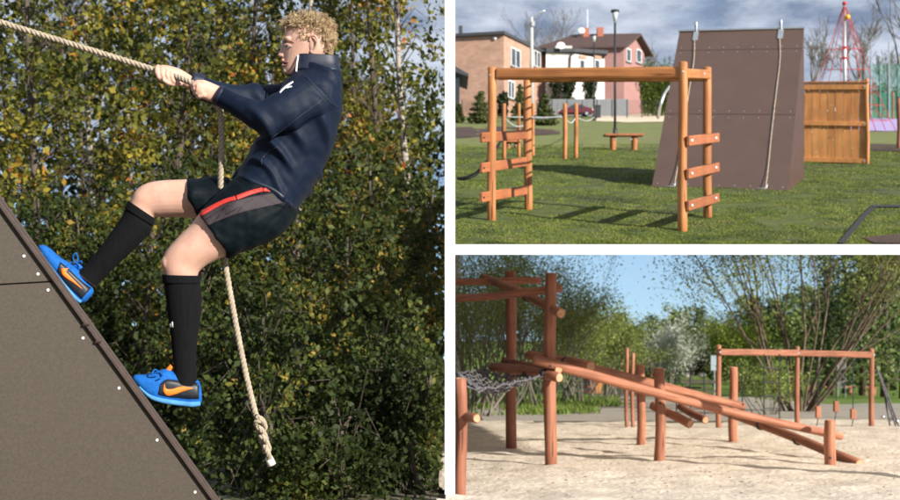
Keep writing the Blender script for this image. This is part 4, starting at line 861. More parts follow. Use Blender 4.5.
for u, v, u1, v1 in ((510.5,65.5,520,51),(533.5,66,540,52.5),(507.5,97.5,514,82)):
    p0 = on_wall(u, v, ar, cB); p1_ = on_wall(u1, v1, ar, cB); win(t, p0, ar, (p1_-p0).dot(ar), p1_.z-p0.z, 2, nv=nvr)
q = on_wall(495, 38.5, al, cB); MB().tube([q, q+nvl*.15], .16, 8).build('alarm_box', MATS['white_frame'], t, True)
# grey hut at the edge
t = thing('grey_hut', 'small grey rendered hut with a dark overhanging roof by the brick house', 'hut', on_lawn(P(458, 118, 74)))
hx = P(459.5, 0, 74).x; hz = lawn_z(hx, 74)
quad_house(t, 'wall', mat('dull_grey_render', (.2,.2,.19), .9, .1, 2), (hx, 74), (-(hx-.1), 1.2), (.01, 4), hz-.2, P(0, 77, 74).z)
rf_ = MB(); zz_ = P(0, 76, 74).z; rf_.hexa([(.05, 73, zz_+.25), (hx+.65, 73, zz_-.2), (hx+.65, 79, zz_-.2), (.05, 79, zz_+.25), (.05, 73, zz_+.75), (hx+.65, 73, zz_+.0), (hx+.65, 79, zz_+.0), (.05, 79, zz_+.75)]); rf_.build('roof', M_roofd, t)
# white house
M_wh = mat('cream_render', (.66,.63,.56), .9, .06, 1.5); M_pink = mat('pink_render', (.30,.16,.145), .9, .07, 1.5); M_tile = mat('brown_roof_tile', (.075,.045,.04), .75, .18, 3, bump=.3)
t = thing('white_house', 'low white flat-roofed house with canopy between brick house and pink house', 'house', on_lawn(P(575, 115, 98)))
wl, wr2 = P(546, 50.5, 95.6), P(573.5, 50.5, 96); w3 = P(604.5, 54, 99)
zg = lawn_z(wl.x, 99)-.3
quad_house(t, 'wall', M_wh, (wr2.x, wr2.y), (wl.x-wr2.x, wl.y-wr2.y), (w3.x-wr2.x, w3.y-wr2.y), zg, wl.z-.2)
rf_ = MB().prism([wl+Vector((0,-.3,-.2)), wr2+Vector((.1,-.4,-.2)), w3+Vector((.3,-.3,-.05)), w3+Vector((0,5,-.05)), wl+Vector((0,5,-.2))], (0,0,.35)).build('roof', M_roofd, t)
MB().box(P(563, 49.2, 98), (1.6, 1.5, .35)).build('parapet', M_wh, rf_)
aw = (w3-wr2); aw.z = 0; aw.normalize(); nvw = Vector((aw.y, -aw.x, 0))
def on_plane(u, v, c_, a_):
    nq = Vector((a_.y, -a_.x, 0)); r = P(u, v, 1)-CAMP; return CAMP+r*((c_-CAMP).dot(nq)/r.dot(nq))
for u, v, u1, v1 in ((579,70,584.5,60),(594,70,599.5,60)):
    p0 = on_plane(u, v, wr2, aw); p1_ = on_plane(u1, v1, wr2, aw); f_ = win(t, p0, aw, (p1_-p0).dot(aw), p1_.z-p0.z, 1, nv=nvw)
    MB().beam(p0+Vector((-.1,0,p1_.z-p0.z+.2))+nvw*.1, p0+aw*((p1_-p0).dot(aw)+.1)+Vector((0,0,p1_.z-p0.z+.2))+nvw*.1, .2, .3).build('lintel', M_brick, f_)
p0 = on_plane(570.3, 55, wl, (wr2-wl).normalized()); MB().tube(smooth_path([p0+Vector((.7,-.2,.25)), p0+Vector((0,-.15,-.2)), p0+Vector((0,-.15,-4))], 3), .07, 6).build('downpipe', M_roofd, t)
# pink house
t = thing('pink_house', 'pink two-storey house with brown gabled roof and brick chimneys', 'house', on_lawn(P(620, 115, 104)))
e0 = P(548, 47.5, 103.5); e1 = P(624, 47.0, 103); g1 = P(648, 48, 107); rid1 = P(636, 33.5, 105)
zg = lawn_z(e1.x, 104)-.4
ev = e0.z-.2
wA = Vector((e0.x, e0.y, 0)); wB = Vector((e1.x, e1.y, 0)); wC = Vector((g1.x-.4, g1.y, 0)); wDp = wA+(wC-wB)
MB().hexa([(p.x, p.y, zg) for p in (wA, wB, wC, wDp)]+[(p.x, p.y, e1.z+.05) for p in (wA, wB, wC, wDp)]).build('wall', M_pink, t)
gtop = Vector(((wB.x+wC.x)/2, (wB.y+wC.y)/2, rid1.z-.35))
gd = (wC-wB).normalized(); gn = Vector((gd.y, -gd.x, 0))
MB().prism([Vector((wB.x, wB.y, e1.z+.05)), Vector((wC.x, wC.y, e1.z+.05)), gtop], -gn*.25).build('gable', M_pink, t)
rl = (wA-wB).normalized(); oh = -rl*.7
def roofpl(a_, b__, c_, d_): return MB().prism([a_, b__, c_, d_], Vector((0,0,.22)))
r1a = Vector((wB.x, wB.y, e1.z-.15))+oh-gd*.7; r1b = Vector((gtop.x, gtop.y, rid1.z-.2))+oh; r1c = Vector((gtop.x, gtop.y, rid1.z-.2))+rl*((wA-wB).length-1.6); r1d = Vector((wA.x, wA.y, e1.z-.15))+rl*.6-gd*.7
ROOF = roofpl(r1a, r1b, r1c, r1d).build('roof', M_tile, t)
r2a = Vector((wC.x, wC.y, e1.z-.15))+oh+gd*.7; r2d = Vector((wDp.x, wDp.y, e1.z-.15))+rl*.6+gd*.7
roofpl(r1b, r2a, r2d, r1c).build('roof', M_tile, t)
MB().prism([r1d, r1c, r2d], Vector((0,0,.2))).build('roof', M_tile, t)
for u, v0_, v1_ in ((585.5, 29.5, 37), (600, 28.8, 35)):
    MB().box(P(u, (v0_+v1_)/2+1, 105), (.62, .7, (v1_-v0_+4)*.105)).build('chimney', brickmat('chimney_brick%d' % u, (.42,.13,.08), (.35,.1,.06), (.3,.2,.15), 2), ROOF)
MB().tube([P(587.5, 33, 105), P(587.5, 9, 105)], .025, 5).build('antenna', M_steel, ROOF); MB().tube([P(585.5, 18, 105), P(589.5, 17, 105)], .035, 4).build('antenna_arm', M_steel, ROOF)
for u, v, d, rd_, par in ((581.5, 30.5, 104.3, .36, ROOF), (560.8, 45.5, 95.2, .42, ROOF)):
    c_ = P(u, v, d); mb = MB(); Mx = Matrix.Rotation(R(65), 3, 'X'); mb.sphere(c_, 1, 14, 8, Mx @ Matrix(((rd_,0,0),(0,rd_,0),(0,0,.07)))); dd_ = mb.build('satellite_dish', MATS['white_frame'], par, True)
    MB().tube([c_+Vector((0,.05,0)), c_+Vector((0,.2,-.55))], .04, 5).build('dish_mast', M_steel, dd_)
for u, v, u1, v1 in ((626,61,630.5,49.5),(636,62,641,50.5)):
    p0 = on_plane(u, v, Vector((wB.x, wB.y, 0)), gd); p1_ = on_plane(u1, v1, Vector((wB.x, wB.y, 0)), gd); win(t, p0, gd, (p1_-p0).dot(gd), p1_.z-p0.z, 1, nv=gn)
# --- car
def car(u0, u1, d, col, lab, scale=1.0, glassy=True, group=None, flip=1):
    c_ = P((u0+u1)/2, 0, d); x0 = c_.x; L_ = (u1-u0)*d/1000; z0 = lawn_z(x0, d)+.03; s_ = L_/4.3
    t = thing('parked_car', lab, 'car', (x0, d, z0), group)
    prof = [(-2.15,.35),(-2.12,.62),(-1.95,.78),(-1.2,.90),(-.55,1.36),(.65,1.42),(1.35,1.08),(2.02,.98),(2.14,.7),(2.12,.35)]
    pf = [Vector((x0+x*s_*flip, d-.85*s_, z0+z*s_)) for x, z in prof]; MB().prism(pf, (0, 1.7*s_, 0)).build('body', mat('paint_%s' % lab[:12], col, .3, .05, 3, bump=0, spec=.7), t, bevel=.06*s_)
    for wp in ([(-1.02,.93),(-.5,1.29),(.02,1.34),(.02,.95)], [(.1,.95),(.1,1.34),(.6,1.35),(1.15,1.05)]):
        MB().prism([Vector((x0+x*s_*flip, d-.862*s_, z0+z*s_)) for x, z in wp], (0, .01, 0)).build('window', MATS['window_glass'], t)
    for x in (-1.35, 1.3):
        w_ = MB().tube([(x0+x*s_*flip, d-.9*s_, z0+.31*s_), (x0+x*s_*flip, d-.68*s_, z0+.31*s_)], .31*s_, 14).build('wheel', mat('tyre', (.015,.015,.016), .8, .2, 8), t)
        MB().tube([(x0+x*s_*flip, d-.91*s_, z0+.31*s_), (x0+x*s_*flip, d-.89*s_, z0+.31*s_)], .19*s_, 10).build('rim', M_steel, w_)
        MB().tube([(x0+x*s_*flip, d+.68*s_, z0+.31*s_), (x0+x*s_*flip, d+.9*s_, z0+.31*s_)], .31*s_, 14).build('wheel', MATS['tyre'], t)
    MB().box((x0-2.1*s_*flip, d-.6*s_, z0+.66*s_), (.12*s_, .4*s_, .16*s_)).build('headlight', MATS['white_frame'], t); MB().box((x0+2.1*s_*flip, d-.6*s_, z0+.8*s_), (.1*s_, .35*s_, .16*s_)).build('tail_light', M_red, t)
    MB().box((x0-2.14*s_*flip, d, z0+.42*s_), (.05*s_, .5*s_, .11*s_)).build('number_plate', MATS['white_frame'], t)
car(558.5, 592.5, 88.5, (.14,.018,.03), 'dark red hatchback parked behind the wire fence')
car(826, 842, 108, (.75,.75,.75), 'white car parked behind the rope pyramid mast, its nose to the bare trees'); car(841, 853, 112, (.6,.6,.62), 'pale silver car parked beyond the white car', flip=-1)
# --- wire fence and panel fence along the road
FT = thing('panel_fence', 'pale grey sheet fence along the road before the houses', 'fence', on_lawn(P(580, 115, 91)))
for i in range(14):
    u = 546+i*5.9; p = P(u, 0, 91.5); q = P(u+5.7, 0, 91.5); z = lawn_z(p.x, 91.5); MB().box(((p.x+q.x)/2, 91.5, z+.8), (q.x-p.x, .05, 1.55)).build('panel', mat('grey_sheet', (.2,.21,.22), .7, .06, 4), FT)
FW = thing('wire_fence', 'dark wire mesh fence with thin posts in front of the road', 'fence', on_lawn(P(560, 118, 84)))
prev = None
for u in range(462, 672, 15):
    p = P(u, 0, 84); b_ = Vector((p.x, 84, lawn_z(p.x, 84))); MB().tube([b_-Vector((0,0,.05)), b_+Vector((0,0,1.55))], .045, 6).build('post', M_dark, FW)
    if prev:
        mb = MB()
        for k_ in range(9): mb.tube([prev+Vector((0,0,.12+k_*.17)), b_+Vector((0,0,.12+k_*.17))], .008, 3, cap=False)
        for k_ in range(1, 9): r = prev.lerp(b_, k_/9); mb.tube([r+Vector((0,0,.1)), r+Vector((0,0,1.5))], .008, 3, cap=False)
        mb.build('mesh_panel', M_dark, FW)
    prev = b_
b_ = GU(598, 118.5); t = thing('litter_bin', 'dark square litter bin at the road by the sand', 'bin', on_lawn(b_)); MB().box(b_+Vector((0,0,.5)), (.42,.42,1.0)).build('bin_body', M_dark, t, bevel=.03); MB().box(b_+Vector((0,0,1.06)), (.48,.48,.08)).build('lid', M_dark, t, bevel=.02)
# silver slide tube at the sand
mb = MB(); mb.tube(smooth_path([GU(658.5, 119.5)+Vector((0,0,-.05)), P(660, 108, 78), P(664, 95, 78), P(670, 86, 78)], 6), .11, 10); tag(mb.build('steel_arch', M_steel, None, True), 'curved silver steel pole rising from the pale sand', 'arch')
# --- rope pyramid
M_rrope = mat('red_rope', (.50,.05,.045), .8, .15, 20, bump=.1)
b_ = GU(845, 133); d = b_.y; ap = P(844.5, 3.5, d); t = thing('rope_pyramid', 'red rope climbing pyramid on a silver mast behind the plank screen', 'climbing net', on_lawn(b_))
MB().tube([b_-Vector((0,0,.1)), ap], [.09,.07], 10).build('mast', M_steel, t, True); MB().sphere(ap, .12, 8, 6).build('mast_cap', M_rrope, t, True)
MB().sphere(P(847.5, 17, d-.15), .13, 10, 7).build('yellow_ball', mat('yellow_paint', (.75,.45,.02), .5, .05, 5), t, True)
anch = []; 
for k_ in range(8):
    a_ = k_*math.pi/4+.25; rd_ = 2.35; p = Vector((b_.x+rd_*math.cos(a_), b_.y+rd_*math.sin(a_), 0)); p.z = lawn_z(p.x, p.y)+.1; anch.append(p)
def cord(k_, f): 
    q = ap.lerp(anch[k_], f); s_ = .1*math.sin(math.pi*f); r = Vector((q.x-b_.x, q.y-b_.y, 0)); return q-r*s_
for k_ in range(8): MB().tube([cord(k_, f) for f in np.linspace(0, 1, 12)], .017, 4).build('main_rope', M_rrope, t, True)
for f in (.36, .52, .66, .8, .92): MB().tube([cord(k_ % 8, f) for k_ in range(9)], .014, 4).build('ring_rope', M_rrope, t, True)
for k_ in range(8):
    for f0, f1 in ((.62,.72),(.82,.91)): MB().tube([cord(k_, f0), cord((k_+1) % 8, f1)], .015, 3).build('diagonal_rope', M_rrope, t)
    if k_ % 2: MB().tube([cord(k_, .72), Vector((b_.x, b_.y, cord(k_, .62).z))], .015, 3).build('inner_rope', M_rrope, t)
for f in (47.5, 58): MB().tube([P(844.6, f-1, d), P(844.6, f+1, d)], .14, 8).build('mast_collar', M_rrope, t)
b_ = GU(863.5, 126); d = b_.y; t = thing('steel_post', 'dark slim post standing right by the rope pyramid', 'post', on_lawn(b_)); MB().tube([b_-Vector((0,0,.1)), P(863.5, 50, d)], .07, 8).build('pole', mat('green_black', (.02,.045,.04), .5, .2, 8), t, True); MB().box(P(863.5, 50, d), (.3,.2,.25)).build('lamp_head', M_dark, t)
# green sports fence
GF = thing('sports_fence', 'tall green mesh sports fence beyond the rope pyramid', 'fence', on_lawn(P(885, 118, 80)))
M_gnet = mat('green_mesh', (.09,.22,.17), .8, .15, 5); mG = bpy.data.materials.new('green_netting'); mG.use_nodes = True
_t = mG.node_tree; _p = _t.nodes['Principled BSDF']; _p.inputs['Base Color'].default_value = (.05,.2,.13,1); _p.inputs['Roughness'].default_value = .9
_tr = N(_t, 'ShaderNodeBsdfTransparent'); _m = N(_t, 'ShaderNodeMixShader'); _m.inputs[0].default_value = .22; _t.links.new(_tr.outputs[0], _m.inputs[1]); _t.links.new(_p.outputs[0], _m.inputs[2]); _t.links.new(_m.outputs[0], _t.nodes['Material Output'].inputs[0])
mG2 = mG.copy(); [setattr(n_.inputs[0], 'default_value', .5) for n_ in mG2.node_tree.nodes if n_.bl_idname == 'ShaderNodeMixShader']
for i in range(6):
    u = 862+i*9; p = P(u, 0, 80); q = P(u+9, 0, 80); z = lawn_z(p.x, 80); MB().tube([(p.x, 80, z-.05), (p.x, 80, z+ (4.6 if i not in (1,3) else 6.2))], .06, 6).build('post', M_steel if i in (1,3) else M_gnet, GF)
    MB().box(((p.x+q.x)/2, 80.05, z+1.1), (q.x-p.x-.1, .02, 2.1)).build('lower_panel', mG2, GF); MB().box(((p.x+q.x)/2, 80.05, z+3.3), (q.x-p.x-.1, .02, 2.2)).build('net_panel', mG, GF)
for u, vb, vt in ((893,120,92),(899,150,98)):
    b_ = GU(u, vb); t = thing('timber_post', 'round brown timber post at the lilac surface' if u < 895 else 'weathered timber post beside the brown mulch bed', 'post', on_lawn(b_)); log('shaft', b_-Vector((0,0,.05)), P(u, vt, b_.y), .07, t, M_logd); MB().tube([P(u, vt, b_.y), P(u, vt-1, b_.y)], .06, 8).build('cap', M_dark, t)
# --- plants on the lawn
def plant(name, label, cat, base, specs, size, m, bark, group=None, seed=1, per=40, trunk_h=None, tr=.05, clip=None):
    """specs: list of (centre offset, radii, clumps)"""
    t = thing(name, label, cat, base, group); rr = random.Random(seed); cs = []; mb = MB(); base = Vector(base)
    for off, rad, n_ in specs:
        for _ in range(n_):
            q = Vector((rr.gauss(0,1), rr.gauss(0,1), rr.gauss(0,1))).normalized()*(rr.random()**.4); cs.append(base+Vector(off)+Vector((q.x*rad[0], q.y*rad[1], q.z*rad[2])))
    th = trunk_h if trunk_h else specs[0][0][2]
    mb.tube([base-Vector((0,0,.05)), base+Vector((.03,0,th*.5)), base+Vector((0,0,th))], [tr, tr*.85, tr*.6], 7, cap=False)
    for c_ in cs[::3]: mb.tube([base+Vector((0,0,th*rr.uniform(.45,.95))), (base+Vector((0,0,th))).lerp(c_, .6)+Vector((0,0,.05)), c_], [tr*.4, tr*.25, tr*.1], 4, cap=False)
    mb.build('trunk', bark, t, True); sp = np.mean([s_[1] for s_ in specs], axis=0)*.18
    v, f = leaves([tuple(c_) for c_ in cs], size, per, sp, .2, clip, seed=seed); o = bpy.data.objects.new('crown', npmesh('crown', v, f, m)); put(o, t); return t
M_con = leafmat('conifer_needles', [(0,(.035,.05,.014)),(.6,(.085,.11,.028)),(1,(.17,.17,.05))], .15)
M_hed = leafmat('thuja_needles', [(0,(.04,.065,.008)),(.6,(.085,.125,.014)),(1,(.15,.19,.03))], .15)
M_dkb = leafmat('evergreen_leaf', [(0,(.012,.022,.010)),(.7,(.03,.05,.018)),(1,(.07,.085,.03))], .15)
clr = lambda p: p[:, 0] > .05
for i, (u, vb, vt, w, lab) in enumerate(((545,126,94,9,'young spruce behind the timber monkey bars, nearest the concrete pole'),(520,122,86,7,'slim young spruce before the brick house window'),(480,124,92,9,'ragged young pine before the brick house'),(458.5,123,104,5,'small spruce beside the grey hut'))):
    b_ = on_lawn(GU(u, vb)); h = (vb-vt)*b_.y/1000; ww = 1.5*w*b_.y/1000
    plant('conifer', lab, 'conifer', b_, [((0,0,h*f), (ww*(1.05-f), ww*(1.05-f), h*.1), int(46*(1.1-f))) for f in (.12,.28,.44,.6,.76,.92)], .16, M_con, M_bark, 'young conifers on the lawn', 60+i, 26, h*.95, .04, clr)
for i, (u, vc, d, rx_, rz_, lab) in enumerate(((556,84,94.5,6,10,'dark evergreen shrub against the white house corner'),(568,84,94.5,7,11,'broad dark evergreen shrub under the white house canopy'),(590,83,93.5,7,12,'rounded evergreen shrub behind the red car'),(503,100,84,5,7,'bare brown bush at the brick house fence'))):
    c_ = P(u, vc, d); z = lawn_z(c_.x, d); plant('shrub', lab, 'shrub', (c_.x, d, z), [((0,0,(c_.z-z)), (rx_*d/1000, .8, rz_*d/1000), 70), ((0,0,(c_.z-z)*.4), (rx_*d/1000, .8, rz_*d/1400), 40)], .2, M_dkb, M_bark, 'shrubs before the houses', 80+i, 30)
b_ = on_lawn(GU(624.5, 114)); hh_ = 45*b_.y/1000
t = plant('staked_tree', 'young green tree tied between four pale stakes before the pink house', 'tree', b_, [((0,0,hh_*.82), (1.2,1.0,.9), 60), ((.6,0,hh_*.62), (1.0,.8,.6), 30), ((-.3,0,hh_*1.0), (.9,.7,.5), 30)], .17, M_hed, M_bark, None, 91, 30, hh_*.7, .07)
for dx_ in (-.62, -.25, .3, .7): log('stake', b_+Vector((dx_, -.4, -.05)), b_+Vector((dx_, -.4, 2.3)), .045, t, mat('pale_stake', (.5,.36,.22), .8, .15, 6))
for i in range(9):
    u = 644+i*4.2; c_ = P(u, 0, 92); z = lawn_z(c_.x, 92); h = P(0, 63+1.5*math.sin(i*2.1), 92).z-z
    plant('thuja_hedge_tree', 'columnar green thuja in the clipped hedge beside the pink house', 'conifer', (c_.x, 92, z), [((0,0,h*.5), (.34,.34,h*.5), 70)], .15, M_hed, M_bark, 'thujas of the hedge', 120+i, 30, h*.8, .05)
def bare(u, vb, d, h, lab, seed, kids=4, lev=3, rad=.16, spread=.7, up=.25, group=None, base=None, ratio=.6, clip=None, minr=.012):
    c_ = P(u, vb, d); b__ = Vector((c_.x, d, lawn_z(c_.x, d)-.1)); t = thing('bare_tree', lab, 'tree', b__, group); mb = MB(); tips = []
    mb2 = MB(); mb2.tube([b__, b__+Vector((.05,0,h*.25)), b__+Vector((0,.05,h*.45))], [rad, rad*.85, rad*.7], 8); mb2.build('trunk', M_barkg, t, True)
    rr = random.Random(seed)
    for k_ in range(7): grow(mb, b__+Vector((0,.02,h*rr.uniform(.2,.45))), (rr.gauss(0,.5), rr.gauss(0,.5), 1), h*.42, rad*.5, lev, rr, tips, .3, kids, up, 5, 4, ratio, minr, clip, spread)
    mb.build('crown', M_barkg, t, True); return t
bare(812, 100, 115, 8.5, 'bare brown tree rising behind the plank screen', 5, minr=.02); bare(858, 100, 118, 10.5, 'taller bare tree behind the red rope pyramid', 6, minr=.02); bare(538, 100, 125, 12, 'leafless tree behind the concrete light pole', 8, 3, minr=.018); bare(549, 100, 128, 13, 'thin leafless tree above the white house', 9, 3, minr=.018)
bare(655, 100, 122, 7.5, 'leafless tree behind the thuja hedge', 10, 3, minr=.018); bare(889, 100, 120, 7.5, 'leafless tree behind the green sports fence', 12, minr=.018)
t = bare(940, 150, 32, 6.5, 'leafless tree whose twigs reach over the right side of the lawn', 21, 3, 2, .1, .4, .3)
mb = MB(); tips = []; rr = random.Random(4)
for p0, p1_ in ((P(940, 60, 32), P(868, 2, 31)), (P(940, 70, 32), P(880, 24, 31)), (P(940, 50, 32), P(884, -6, 31))):
    pts = [p0.lerp(p1_, f)+Vector((rr.gauss(0,.03), 0, rr.gauss(0,.05))) for f in np.linspace(0, 1, 7)]; mb.tube(pts, [.025-.003*i for i in range(7)], 4, cap=False)
    for q in pts[2:]: grow(mb, q, (p1_-p0).normalized()+Vector((rr.gauss(0,.4), rr.gauss(0,.4), rr.gauss(0,.6))), .5, .008, 1, rr, tips, .3, 2, .1, 3, 3, .6, .004)
mb.build('branch', M_barkg, t, True)
# far ridge of bushes closing the lawn
c = []; g = np.random.default_rng(77)
for i in range(420):
    u = g.uniform(640, 960); d = g.uniform(132, 150); x = (u-450)/1000*d; c.append((x, d, lawn_z(x, d)+g.uniform(.2, 3.2)*(.7+.3*math.sin(u*.06))))
for i in range(160):
    u = g.uniform(457, 560); d = g.uniform(132, 150); x = (u-450)/1000*d; c.append((x, d, lawn_z(x, d)+g.uniform(.2, 3.)))
v, f = leaves(c, .5, 30, (.8,.6,.6), 0, clr, seed=5); o = bpy.data.objects.new('far_thicket', npmesh('far_thicket', v, f, leafmat('far_brown_leaf', [(0,(.05,.045,.03)),(.6,(.1,.09,.06)),(1,(.13,.14,.06))], .1))); put(o); tag(o, 'far grey-brown thicket along the edge of the lawn behind the houses', 'thicket', kind='stuff')
# ================================================================== LOWER RIGHT: log structure in the sand pit
LS = thing('log_climbing_structure', 'big climbing structure of round reddish logs and posts in the sand', 'climbing frame', GL(600, 460))
def lpost(u, vt, d, r, m=M_log, vb=None, du_=0, name='post'):
    b_ = P(u, 375+1350/d, d); b_.z -= .12; tp = P(u+du_, vt, d); return log(name, b_, tp, r, LS, m, r*.94, wob=.012)
lpost(461, 378, 11.15, .068, M_logd); lpost(512, 271, 18, .098, M_logd, du_=-2); lpost(550, 273, 14.7, .094, du_=0)
lpost(641, 365, 18.75, .085); lpost(660, 368, 15.1, .083); lpost(733, 367, 19.9, .088); lpost(830, 420, 14.7, .083)
lpost(626.5, 348, 25.5, .05); lpost(632.5, 353, 25.2, .05)
def ll(a, b, r, m=M_log, r2=None, wob=.02, bands=()):
    a = P(*a); b = P(*b); o = log('log', a, b, r, LS, m, r2, n=16, seg=9, wob=wob)
    for f in bands:
        p = a.lerp(b, f); d = (b-a).normalized(); MB().tube([p-d*.03, p+d*.03], (r if r2 is None else r+(r2-r)*f)*1.06+.002, 16).build('band', M_bolt, o, True)
    return o
ll((445,280.5,17.6),(541,281.5,17.75), .06, M_logd); ll((445,298.5,15.2),(562,289.5,15.0), .058, M_logd)
ll((484,276,18.2),(562,313.5,14.35), .072, bands=(.62,))
ll((492,366.5,15.6),(559,376.5,14.4), .072, bands=(.55,.8)); ll((505,360.5,17.85),(560,371,14.5), .062, M_logd)
ll((530,354,17.4),(592,367.5,15.4), .082, bands=(.35,.62,.75))
ll((534,361,14.5),(842,437.5,15.1), .074, r2=.058, wob=.03); ll((575,366,17.0),(743.5,405.5,19.65), .085, r2=.075)
ll((705,403.5,19.7),(861,465,15.0), .075, r2=.082, bands=(.22,.42,.66)); ll((652,405,15.8),(690,424,15.0), .068, bands=(.25,)); ll((680,407,16.6),(706,420.5,15.8), .062, M_logd)
ll((462,416.5,11.2),(477,418.5,10.9), .052, M_logd, wob=.0)
for u, v, d in ((743,404.5,19.52),(641,388,18.62),(660,403,14.98),(512,361,17.72),(830,458,14.6),(550,366,14.36)): bolt(P(u, v, d), (0,-1,0), .022, LS, M_bolt)
# rope net at the platform
M_net = mat('grey_net_rope', (.10,.095,.105), .8, .4, 14, bump=.1)
c00, c10, c11, c01 = P(457, 374, 13.2), P(478, 391, 11.6), P(543, 376, 14.6), P(494, 367.5, 16.6)
def npnt(f, g_): p = c00.lerp(c10, g_).lerp(c01.lerp(c11, g_), f); p.z -= .22*math.sin(math.pi*f)*math.sin(math.pi*g_); p.z += .02*math.sin(f*31+g_*17); p.x = max(p.x, .08); return p
mb = MB()
for i in range(13):
    mb.tube([npnt(i/12, g_) for g_ in np.linspace(0, 1, 10)], .012, 5); mb.tube([npnt(f, i/12) for f in np.linspace(0, 1, 10)], .012, 5)
for i in range(13):
    for k_ in range(13): mb.sphere(npnt(i/12, k_/12), .021, 5, 4)
mb.build('rope_net', M_net, LS, True)
for q, e_ in ((c00, P(461, 382, 11.15)), (c10, P(461, 384, 11.15)), (c11, P(550, 378, 14.65)), (c01, P(512, 366, 17.9))): MB().tube([Vector((max(q.x,.08), q.y, q.z)), e_], .012, 5).build('net_tie', M_net, LS, True)
MB().tube(smooth_path([P(512, 362, 17.7), P(518, 376, 17.4), P(526, 372, 17), P(534, 366, 16)], 4), .012, 5).build('net_tie', M_net, LS, True)
# --- far frame with hanging steps
SF = thing('hanging_step_frame', 'long reddish timber frame with hanging rope ladder and wooden step blocks', 'climbing frame', GL(797, 427))
bs_ = []
for u, vt, vb in ((718.5,345,430),(797,346.5,427.5),(871.5,348.5,427.5)):
    b_ = GL(u, vb); log('post', b_-Vector((0,0,.1)), P(u, vt, b_.y), .068, SF, M_log, .06, wob=.006); bs_.append(b_)
b1 = P(718.5, 351.5, bs_[0].y); b2_ = P(797, 352.5, bs_[1].y); b3 = P(871.5, 354.5, bs_[2].y)
squared_up('beam', b1-Vector((0,.1,0)), b2_-Vector((0,.1,0)), .09, .155, SF, M_log, .02); squared_up('beam', b2_-Vector((-.01,.1,0)), b3-Vector((0,.1,0)), .09, .155, SF, M_log, .02)
for p in (b1, b2_, b3): bolt(p-Vector((0,.15,0)), (0,-1,0), .03, SF)
D2 = bs_[1].y-.1
for u, vt2, vb2 in ((818,406,418),(836,401,412),(853,409,419)):
    MB().tube([P(u+.3, 355, D2), P(u, vb2, D2)], .013, 5).build('hanging_rope', M_dark, SF); MB().box(P(u, (vt2+vb2)/2, D2), (.12,.12,(vb2-vt2)*D2/1000)).build('step_block', M_log, SF, bevel=.015)
    MB().tube(smooth_path([P(u, vb2, D2), P(u-.8, vb2+6, D2), P(u-3.5, 429, D2)], 4), .012, 5).build('ground_rope', M_dark, SF)
D1 = bs_[0].y-.15
for u in (764, 779.5): MB().tube([P(u, 354, D1), P(u, 425, D1)], .016, 5).build('ladder_rope', M_dark, SF)
for v in (368, 382, 396, 408, 420): MB().tube([P(764, v, D1), P(779.5, v+.4, D1)], .016, 5).build('ladder_rung', M_dark, SF)
for u, d in ((690,30),(676,29),(704,30),(742,28)): MB().tube([P(u, 372, d), P(u+.6, 375+1350/d-1, d)], .018, 6).build('chain', M_dark, SF)
for a_, c_ in (((876,366),(896,427)), ((879,372),(899,427)), ((884,392),(890,426))): MB().tube([P(a_[0], a_[1], bs_[2].y), P(c_[0], c_[1], bs_[2].y-.2)], .022, 6).build('net_strand', M_net, SF, True)
for i in range(6): f = .35+i*.11; MB().tube([P(876+20*f, 366+61*f, bs_[2].y), P(879+20*f, 372+55*f+2, bs_[2].y)], .018, 5).build('net_cross', M_net, SF)
for u in (883, 891, 897): MB().sphere(P(u, 417+(u-883)*.3, bs_[2].y-.1), .05, 7, 5).build('net_joint', M_steel, SF, True)
# --- park furniture behind
def furn(name, lab, cat, u, vb): b_ = GL(u, vb); return thing(name, lab, cat, b_), b_
t, b_ = furn('picnic_table', 'weathered picnic table with benches behind the sand pit', 'table', 697, 399); d = b_.y
M_old = mat('weathered_green_wood', (.075,.07,.045), .85, .3, 8)
MB().box(P(697, 381.5, d), (36*d/1000, .8, .1)).build('table_top', M_old, t, bevel=.01)
for u in (682, 712): MB().beam(P(u, 398, d), P(u, 382, d), .1, .12).build('leg', M_old, t)
for dy in (-.75, .75): MB().box(P(697, 389.5, d)+Vector((0,dy,0)), (32*d/1000, .3, .08)).build('bench_board', M_old, t, bevel=.01)
t, b_ = furn('picnic_table', 'second weathered picnic table behind the information panel', 'table', 737, 392); d = b_.y
MB().box(P(738, 375.5, d), (22*d/1000, .8, .1)).build('table_top', M_old, t, bevel=.01); MB().box(P(738, 382, d)-Vector((0,.7,0)), (20*d/1000, .3, .08)).build('bench_board', M_old, t)
for u in (730, 746): MB().beam(P(u, 391.5, d), P(u, 376, d), .12, .12).build('leg', M_old, t)
t, b_ = furn('windbreak_screen', 'dark brown board screen standing behind the picnic table', 'screen', 699, 388); d = b_.y
for i in range(8): MB().box(P(689+i*2.9, 367.5, d), (2.75*d/1000, .06, 14*d/1000)).build('board', mat('dark_brown_board', (.035,.02,.02), .8, .25, 5), t)
for u in (689, 710): MB().beam(P(u, 388, d)-Vector((0,-.1,.05)), P(u, 361, d)+Vector((0,.1,0)), .12, .12).build('post', MATS['dark_brown_board'], t)
t, b_ = furn('information_panel', 'pale blue-grey notice panel on a thin metal post by the timber frame', 'sign', 714.5, 398); d = b_.y
MB().box(P(713.5, 363, d), (6*d/1000, .06, 15*d/1000)).build('panel', mat('blue_grey_panel', (.26,.34,.38), .5, .1, 3), t, bevel=.01); MB().tube([b_-Vector((0,0,.1)), P(714.5, 370, d)], .04, 8).build('post', M_steel, t)
MB().box(P(711.4, 363, d-.04), (1.1*d/1000, .05, 15*d/1000)).build('panel_edge', M_steel, t)
t, b_ = furn('notice_board', 'tall dark grey notice board behind the hanging steps', 'sign', 842, 398); d = b_.y
